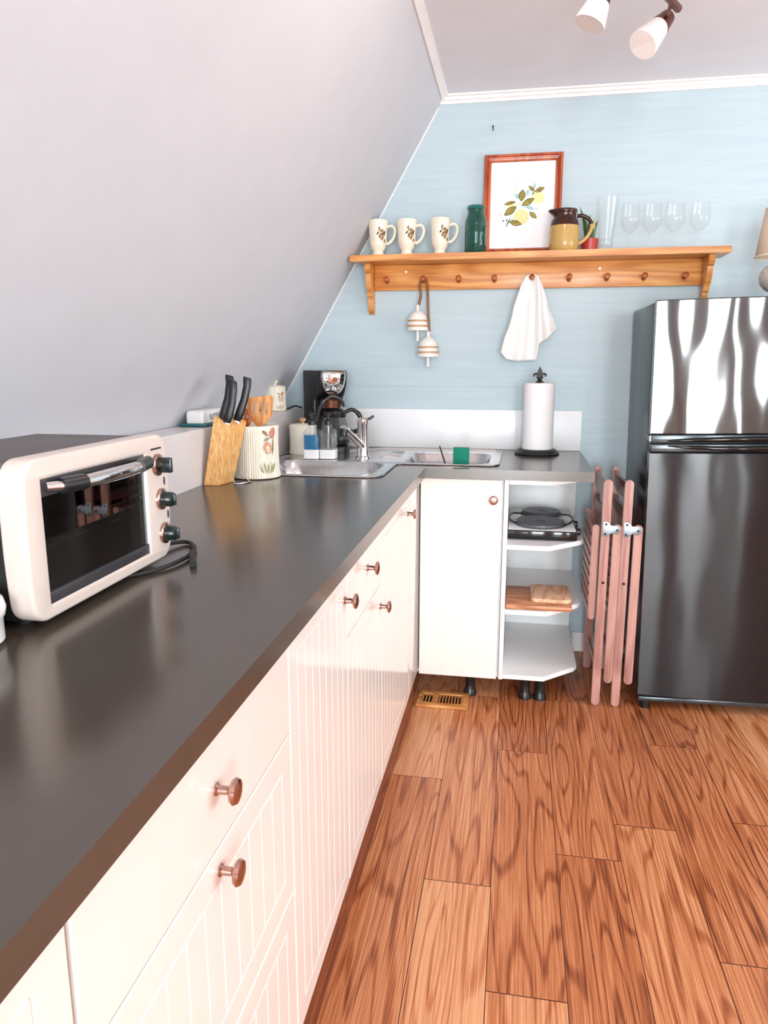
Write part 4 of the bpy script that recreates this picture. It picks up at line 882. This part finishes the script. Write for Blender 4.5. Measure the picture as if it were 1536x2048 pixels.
# bells
def bell(x, zt, zb, label, cord, y=-.062, tilt=0):
    t = Thing('bell', label, 'bell', (x, y, zb), 'striped bells on the second peg'); r = .046; H = zt - .018 - zb
    prof = [(r, 0), (r + .001, .004), (r * .97, .012), (r * .95, .016)]
    bands = [(r * .955, .016), (r * .955, .023)], [(r * .90, .040), (r * .88, .048)]
    bm = B(); lathe(bm, [(r * .9, 0), (r, .0), (r + .001, .004), (r * .96, .014), (r * .93, .030), (r * .88, .048), (r * .74, .064), (r * .45, .077), (.008, .083), (.0065, .086), (.0065, .106), (.003, .108)], (x, y, zb), 36); bd = t.part('dome', bm, 'bell', ang=50)
    bm = B(); lathe(bm, [(r * .962 + .0006, .0145), (r * .945 + .0008, .023)], (x, y, zb), 36, cap=False); lathe(bm, [(r * .917 + .0006, .036), (r * .893 + .0008, .044)], (x, y, zb), 36, cap=False); t.part('stripe', bm, 'tan', bd, label='tan stripes')
    bm = B(); cyl(bm, (x, y, zb - .042), (x, y, zb + .05), .0062, .0062, 14); t.part('clapper', bm, 'bell')
    bm = B(); tube(bm, spline(cord, 5), .0026, 8); tube(bm, spline([(a + .007, b - .004, c) for a, b, c in cord], 5), .0026, 8); t.part('hanging_cord', bm, 'rope', label='brown jute cord')
bell(-.108, 1.523, 1.416, 'white striped bell, the higher of the two on the second peg', [(-.097, -.048, 1.632), (-.104, -.052, 1.60), (-.100, -.056, 1.56), (-.108, -.062, 1.519)])
bell(-.062, 1.414, 1.307, 'white striped bell, the lower of the two on the second peg', [(-.082, -.048, 1.632), (-.073, -.052, 1.60), (-.068, -.058, 1.50), (-.062, -.062, 1.411)])
# hand towel
def towel():
    bm = B(); nu, nv = 60, 40; V = []
    def lerp(tab, u):
        for (a, b), (c_, d_) in zip(tab, tab[1:]):
            if u <= c_: return b + (d_ - b) * (u - a) / (c_ - a)
        return tab[-1][1]
    xb = [(0, .245), (.25, .300), (.6, .392), (.64, .400), (1, .470)]; zb = [(0, 1.326), (.1, 1.298), (.28, 1.289), (.6, 1.293), (.64, 1.36), (.8, 1.378), (1, 1.42)]
    for i in range(nu + 1):
        u = i / nu; row = []
        for j in range(nv + 1):
            v = j / nv; a = PI * (1 - u); xt, zt = .361 + .036 * math.cos(a), 1.598 + .042 * math.sin(a)
            s = v ** .80; x = xt + (lerp(xb, u) - xt) * s; zz = zt + (lerp(zb, u) - zt) * v
            if .35 < v < .75: x += (.010 * math.sin(PI * (v - .35) / .4)) * (u - .5) * -1
            fold = .020 * math.sin(u * PI * 3.2 + .5 + .6 * v) * (.35 + .65 * v) + .006 * math.sin(u * PI * 9 + 1.5 * v)
            y = -.050 - .012 * math.sin(PI * u) - fold * (.5 + .5 * min(1, v * 3))
            if v < .3: y += .030 * math.exp(-((u - .5) / .06) ** 2) * (1 - v / .3)
            row.append(bm.verts.new((x, min(y, -.026), zz)))
        V.append(row)
    for i in range(nu):
        for j in range(nv): bm.faces.new((V[i][j], V[i + 1][j], V[i + 1][j + 1], V[i][j + 1]))
    o = solo('hand_towel', bm, 'cloth', 'white hand towel draped over the middle peg', 'towel', (.36, -.05, 1.29), ang=80)
    m_ = o.modifiers.new('s', 'SOLIDIFY'); m_.thickness = .004; m_.offset = 0
towel()

# ------------------------------------------------------------------ fridge
FX0, FX1 = .806, 1.410; FYF = -.557
t = Thing('refrigerator', 'glossy black refrigerator with the freezer door on top', 'refrigerator', (FX0, FYF + .05, 0))
bm = B(); box(bm, FX0, FX1, -.498, -.03, .035, 1.488, .006); t.part('body', bm, 'fridgeside', label='dark grey side cabinet')
def door(z0, z1, mat, name):
    bm = B(); loops = []; n = 16; seg = []
    for k in range(n + 1):
        u = k / n; seg.append((FX0 + .002 + (FX1 - FX0 - .004) * u, FYF + .014 - .016 * (1 - (2 * u - 1) ** 2) ** .8))
    seg = [(FX0 + .001, -.505)] + seg + [(FX1 - .001, -.505)]
    for z, s in ((z0, .004), (z0 + .004, 0), (z1 - .004, 0), (z1, .004)): loops.append([Vector((x, min(y + s, -.505), z)) for x, y in seg])
    loft(bm, loops); return t.part(name, bm, mat, ang=35)
fd = door(1.035, 1.492, 'fridgetop', 'freezer_door'); ld = door(.050, .972, 'fridgelow', 'fridge_door')
for z0, z1, d_ in ((1.006, 1.034, fd), (.973, 1.001, ld)):
    bm = B(); box(bm, FX0 + .004, FX1 - .004, -.548, -.508, z0, z1, .003); t.part('molding', bm, 'fridgetrim', d_, label='grey trim strip')
for z, s, d_ in ((1.012, 1, fd), (.995, -1, ld)):
    bm = B(); tube(bm, [(FX0 + .06 + .5 * k / 20, -.552 - .018 * math.sin(PI * k / 20) ** .6, z + s * .008 * math.sin(PI * k / 20)) for k in range(21)], [.002 + .007 * math.sin(PI * k / 20) ** .7 for k in range(21)], 12); t.part('handle', bm, 'blackgloss', d_, label='slim curved handle')
bm = B(); box(bm, FX0 + .004, FX1 - .004, -.550, -.50, .030, .047, .003); t.part('kick_strip', bm, 'fridgetrim')
for x in (FX0 + .03, FX1 - .03):
    for y in (-.53, -.08):
        bm = B(); h = (x - FX0) * math.tan(math.radians(1.2)); cyl(bm, (x, y, .001 - h * .95), (x, y, .036), .018); t.part('foot', bm, 'black')
bm = B(); box(bm, FX0 - .002, FX0 + .012, -.545, -.50, 1.03, 1.012, .001); t.part('hinge', bm, 'fridgetrim')
t.o.rotation_euler.y = math.radians(-1.2)
# lamp on the fridge
lx, ly, lz = 1.245, -.33, 1.497 + .009
t = Thing('table_lamp', 'table lamp with a cream shade on top of the refrigerator, cut by the photo edge', 'lamp', (lx, ly, lz))
bm = B(); lathe(bm, [(.055, lz), (.058, lz + .008), (.03, lz + .014), (.045, lz + .020), (.068, lz + .032), (.084, lz + .050), (.091, lz + .070), (.088, lz + .090), (.076, lz + .108), (.056, lz + .122), (.034, lz + .130), (.018, lz + .136)], (lx, ly, 0), 40); t.part('base', bm, 'lampbase', label='pale rounded base')
bm = B(); cyl(bm, (lx, ly, lz + .13), (lx, ly, lz + .23), .006); t.part('stem', bm, 'bronze')
bm = B(); lathe(bm, [(.108, 1.650), (.088, 1.815)], (lx, ly, 0), 48, cap=False); s_ = t.part('shade', bm, 'shade', label='cream cloth shade'); m_ = s_.modifiers.new('s', 'SOLIDIFY'); m_.thickness = .0015
bm = B(); tube(bm, [(lx + .108 * math.cos(2 * PI * k / 40), ly + .108 * math.sin(2 * PI * k / 40), 1.651) for k in range(41)], .0025, 8, cap=False); t.part('shade_trim', bm, 'shadein', s_)
bm = B(); lathe(bm, [(.012, lz + .20), (.03, lz + .235), (.028, lz + .25), (.012, lz + .27), (0, lz + .272)], (lx, ly, 0), 24); t.part('bulb', bm, 'frost')

# ------------------------------------------------------------------ folding chairs
def bar(bm, x0, x1, y0, y1, z0, z1, r=.013):
    """upright flat bar with half-round ends"""
    w = (x1 - x0) / 2; c_ = (x0 + x1) / 2; pts = [(c_ + w * math.cos(PI + PI * k / 8), z0 + w + w * math.sin(PI + PI * k / 8)) for k in range(9)] + [(c_ + w * math.cos(PI * k / 8), z1 - w + w * math.sin(PI * k / 8)) for k in range(9)]
    t_ = B(); prism(t_, pts, lambda u, v, q: (u, q, v), y0, y1); bmesh.ops.bevel(t_, geom=[e for e in t_.edges if abs(e.verts[0].co.y - e.verts[1].co.y) < 1e-6], offset=.0025, segments=2, affect='EDGES'); merge(bm, t_)
def chair(x, label):
    t = Thing('folding_chair', label, 'chair', (x, -.37, 0), 'folded wooden chairs by the refrigerator'); yn, yf = -.556, -.180; w = .0155; T = .021
    for y0 in (yn, yf - T):
        bm = B(); bar(bm, x - w, x + w, y0, y0 + T, .0005, .872); p = t.part('post', bm, 'chair')
        bm = B(); bar(bm, x + .0415 - w, x + .0415 + w, y0 + .001, y0 + T - .001, .093, .708); l = t.part('leg', bm, 'chair')
        if y0 == yn:
            bm = plate([(x - .010, .664), (x + .006, .664), (x + .020, .676), (x + .040, .672), (x + .052, .684), (x + .050, .698), (x + .038, .704), (x + .018, .704), (x + .006, .718), (x - .010, .718)], [], lambda u, v, q: (u, yn - .0018 + q, v), .0008, .0005)
            h = t.part('hinge_plate', bm, 'hinge', p, label='zinc hinge plate')
            for u, v in ((-.002, .673), (.000, .709), (.040, .688)):
                bm = B(); tube(bm, [(x + u, yn - .002, v), (x + u, yn - .005, v), (x + u, yn - .006, v)], [.0045, .004, .002], 14); t.part('screw', bm, 'screw', p)
            bm = B(); tube(bm, [(x + .002, yn + .002, .488), (x + .002, yn - .003, .488), (x + .002, yn - .0045, .488)], [.0055, .005, .003], 14); t.part('screw', bm, 'screw', p)
    # back rest boards between the posts
    for z0, z1 in ((.800, .858), (.722, .762)):
        bm = B(); n = 10; loops = []
        for k in range(n + 1):
            y = yn + T + (yf - T - yn - T) * k / n; o_ = .010 * math.sin(PI * k / n)
            loops.append([Vector((x - .006 - o_, y, z0)), Vector((x + .006 - o_, y, z0)), Vector((x + .006 - o_, y, z1)), Vector((x - .006 - o_, y, z1))])
        loft(bm, loops); t.part('back_slat', bm, 'chairdark', ang=30, label='dark back board')
    # folded seat: two rails and slats
    ya, yb = yn + T + .002, yf - T - .002
    for y0 in (ya, yb - .018):
        bm = B(); bar(bm, x - .044, x - .018, y0, y0 + .018, .335, .700); t.part('seat_rail', bm, 'chair')
    for k in range(9):
        z = .358 + k * .0385; bm = B(); box(bm, x - .046, x - .038, ya + .018, yb - .018, z, z + .026, .002, mtx=Matrix.Translation((0, 0, 0))); t.part('seat_slat', bm, 'chair')
    for z, xo, mm in ((.135, 0, 'chair'), (.20, .043, 'chairdark')):
        bm = B(); tube(bm, [(x + xo, yn + T - .002, z), (x + xo, yf - T + .002, z)], .0075, 12); t.part('stretcher', bm, mm)
    return t
c0_ = chair(.6525, 'folded rosy wooden chair beside the open shelf unit'); dup(c0_.o, (.7255, -.37, 0), 'folded rosy wooden chair against the refrigerator side')

# ------------------------------------------------------------------ ceiling track light
t = Thing('track_light', 'bronze ceiling track light with two frosted glass shades', 'ceiling light', (.62, -1.02, CZ))
bz2 = 2.262
b0, b1 = Vector((.728, -.835, bz2)), Vector((.50, -1.25, bz2)); dd = (b1 - b0).normalized()
bm = B(); tube(bm, [b0, b1], .011, 14); t.part('bar', bm, 'bronze', label='bronze bar')
mid = b0 + dd * .30; bm = B(); lathe(bm, [(.055, CZ - .0005), (.055, CZ - .018), (.045, CZ - .024), (.012, CZ - .026), (.010, bz2)], (mid.x, mid.y, 0), 28); t.part('canopy', bm, 'bronze')
def head(stem_top, a, b_):
    a, b_ = Vector(a), Vector(b_); d_ = (b_ - a).normalized()
    bm = B(); tube(bm, [stem_top, Vector(stem_top) * .5 + a * .5 + Vector((.006, 0, .0)), a - d_ * .03], .006, 10); h = t.part('lamp_head', bm, 'bronze')
    bm = B(); tube(bm, [a - d_ * .045, a - d_ * .04, a - d_ * .012, a + d_ * .008, a + d_ * .010], [.012, .021, .026, .030, .024], 24); t.part('socket', bm, 'bronze', h)
    bm = B(); L = (b_ - a).length; tube(bm, [a, a + d_ * L * .15, a + d_ * L * .6, a + d_ * L * .92, b_, b_ - d_ * .004], [.026, .031, .038, .043, .042, .036], 28); t.part('shade', bm, 'frost', h, label='frosted glass shade')
head(b0 + dd * .055, (.688, -.795, 2.238), (.637, -.835, 2.175))
head(b0 + dd * .24, (.500, -.985, 2.238), (.475, -.990, 2.178))
# added bare point light past the track end, unseen, warms and brightens the ceiling
lo = bpy.data.lights.new('ceiling_fill', 'POINT'); lo.energy = 5; lo.color = (1, .74, .58); lo.shadow_soft_size = .04
lb = bpy.data.objects.new('ceiling_fill', lo); COL.objects.link(lb); lb.location = (.42, -1.50, 2.19)
# nail high on wall
bm = B(); tube(bm, [(.185, -.001, 2.218), (.186, -.010, 2.221)], .0028, 8); tube(bm, [(.186, -.006, 2.22), (.186, -.008, 2.203)], .002, 6); solo('nail', bm, 'screw', 'small dark nail high on the blue wall above the picture', 'nail', (.185, -.005, 2.215))
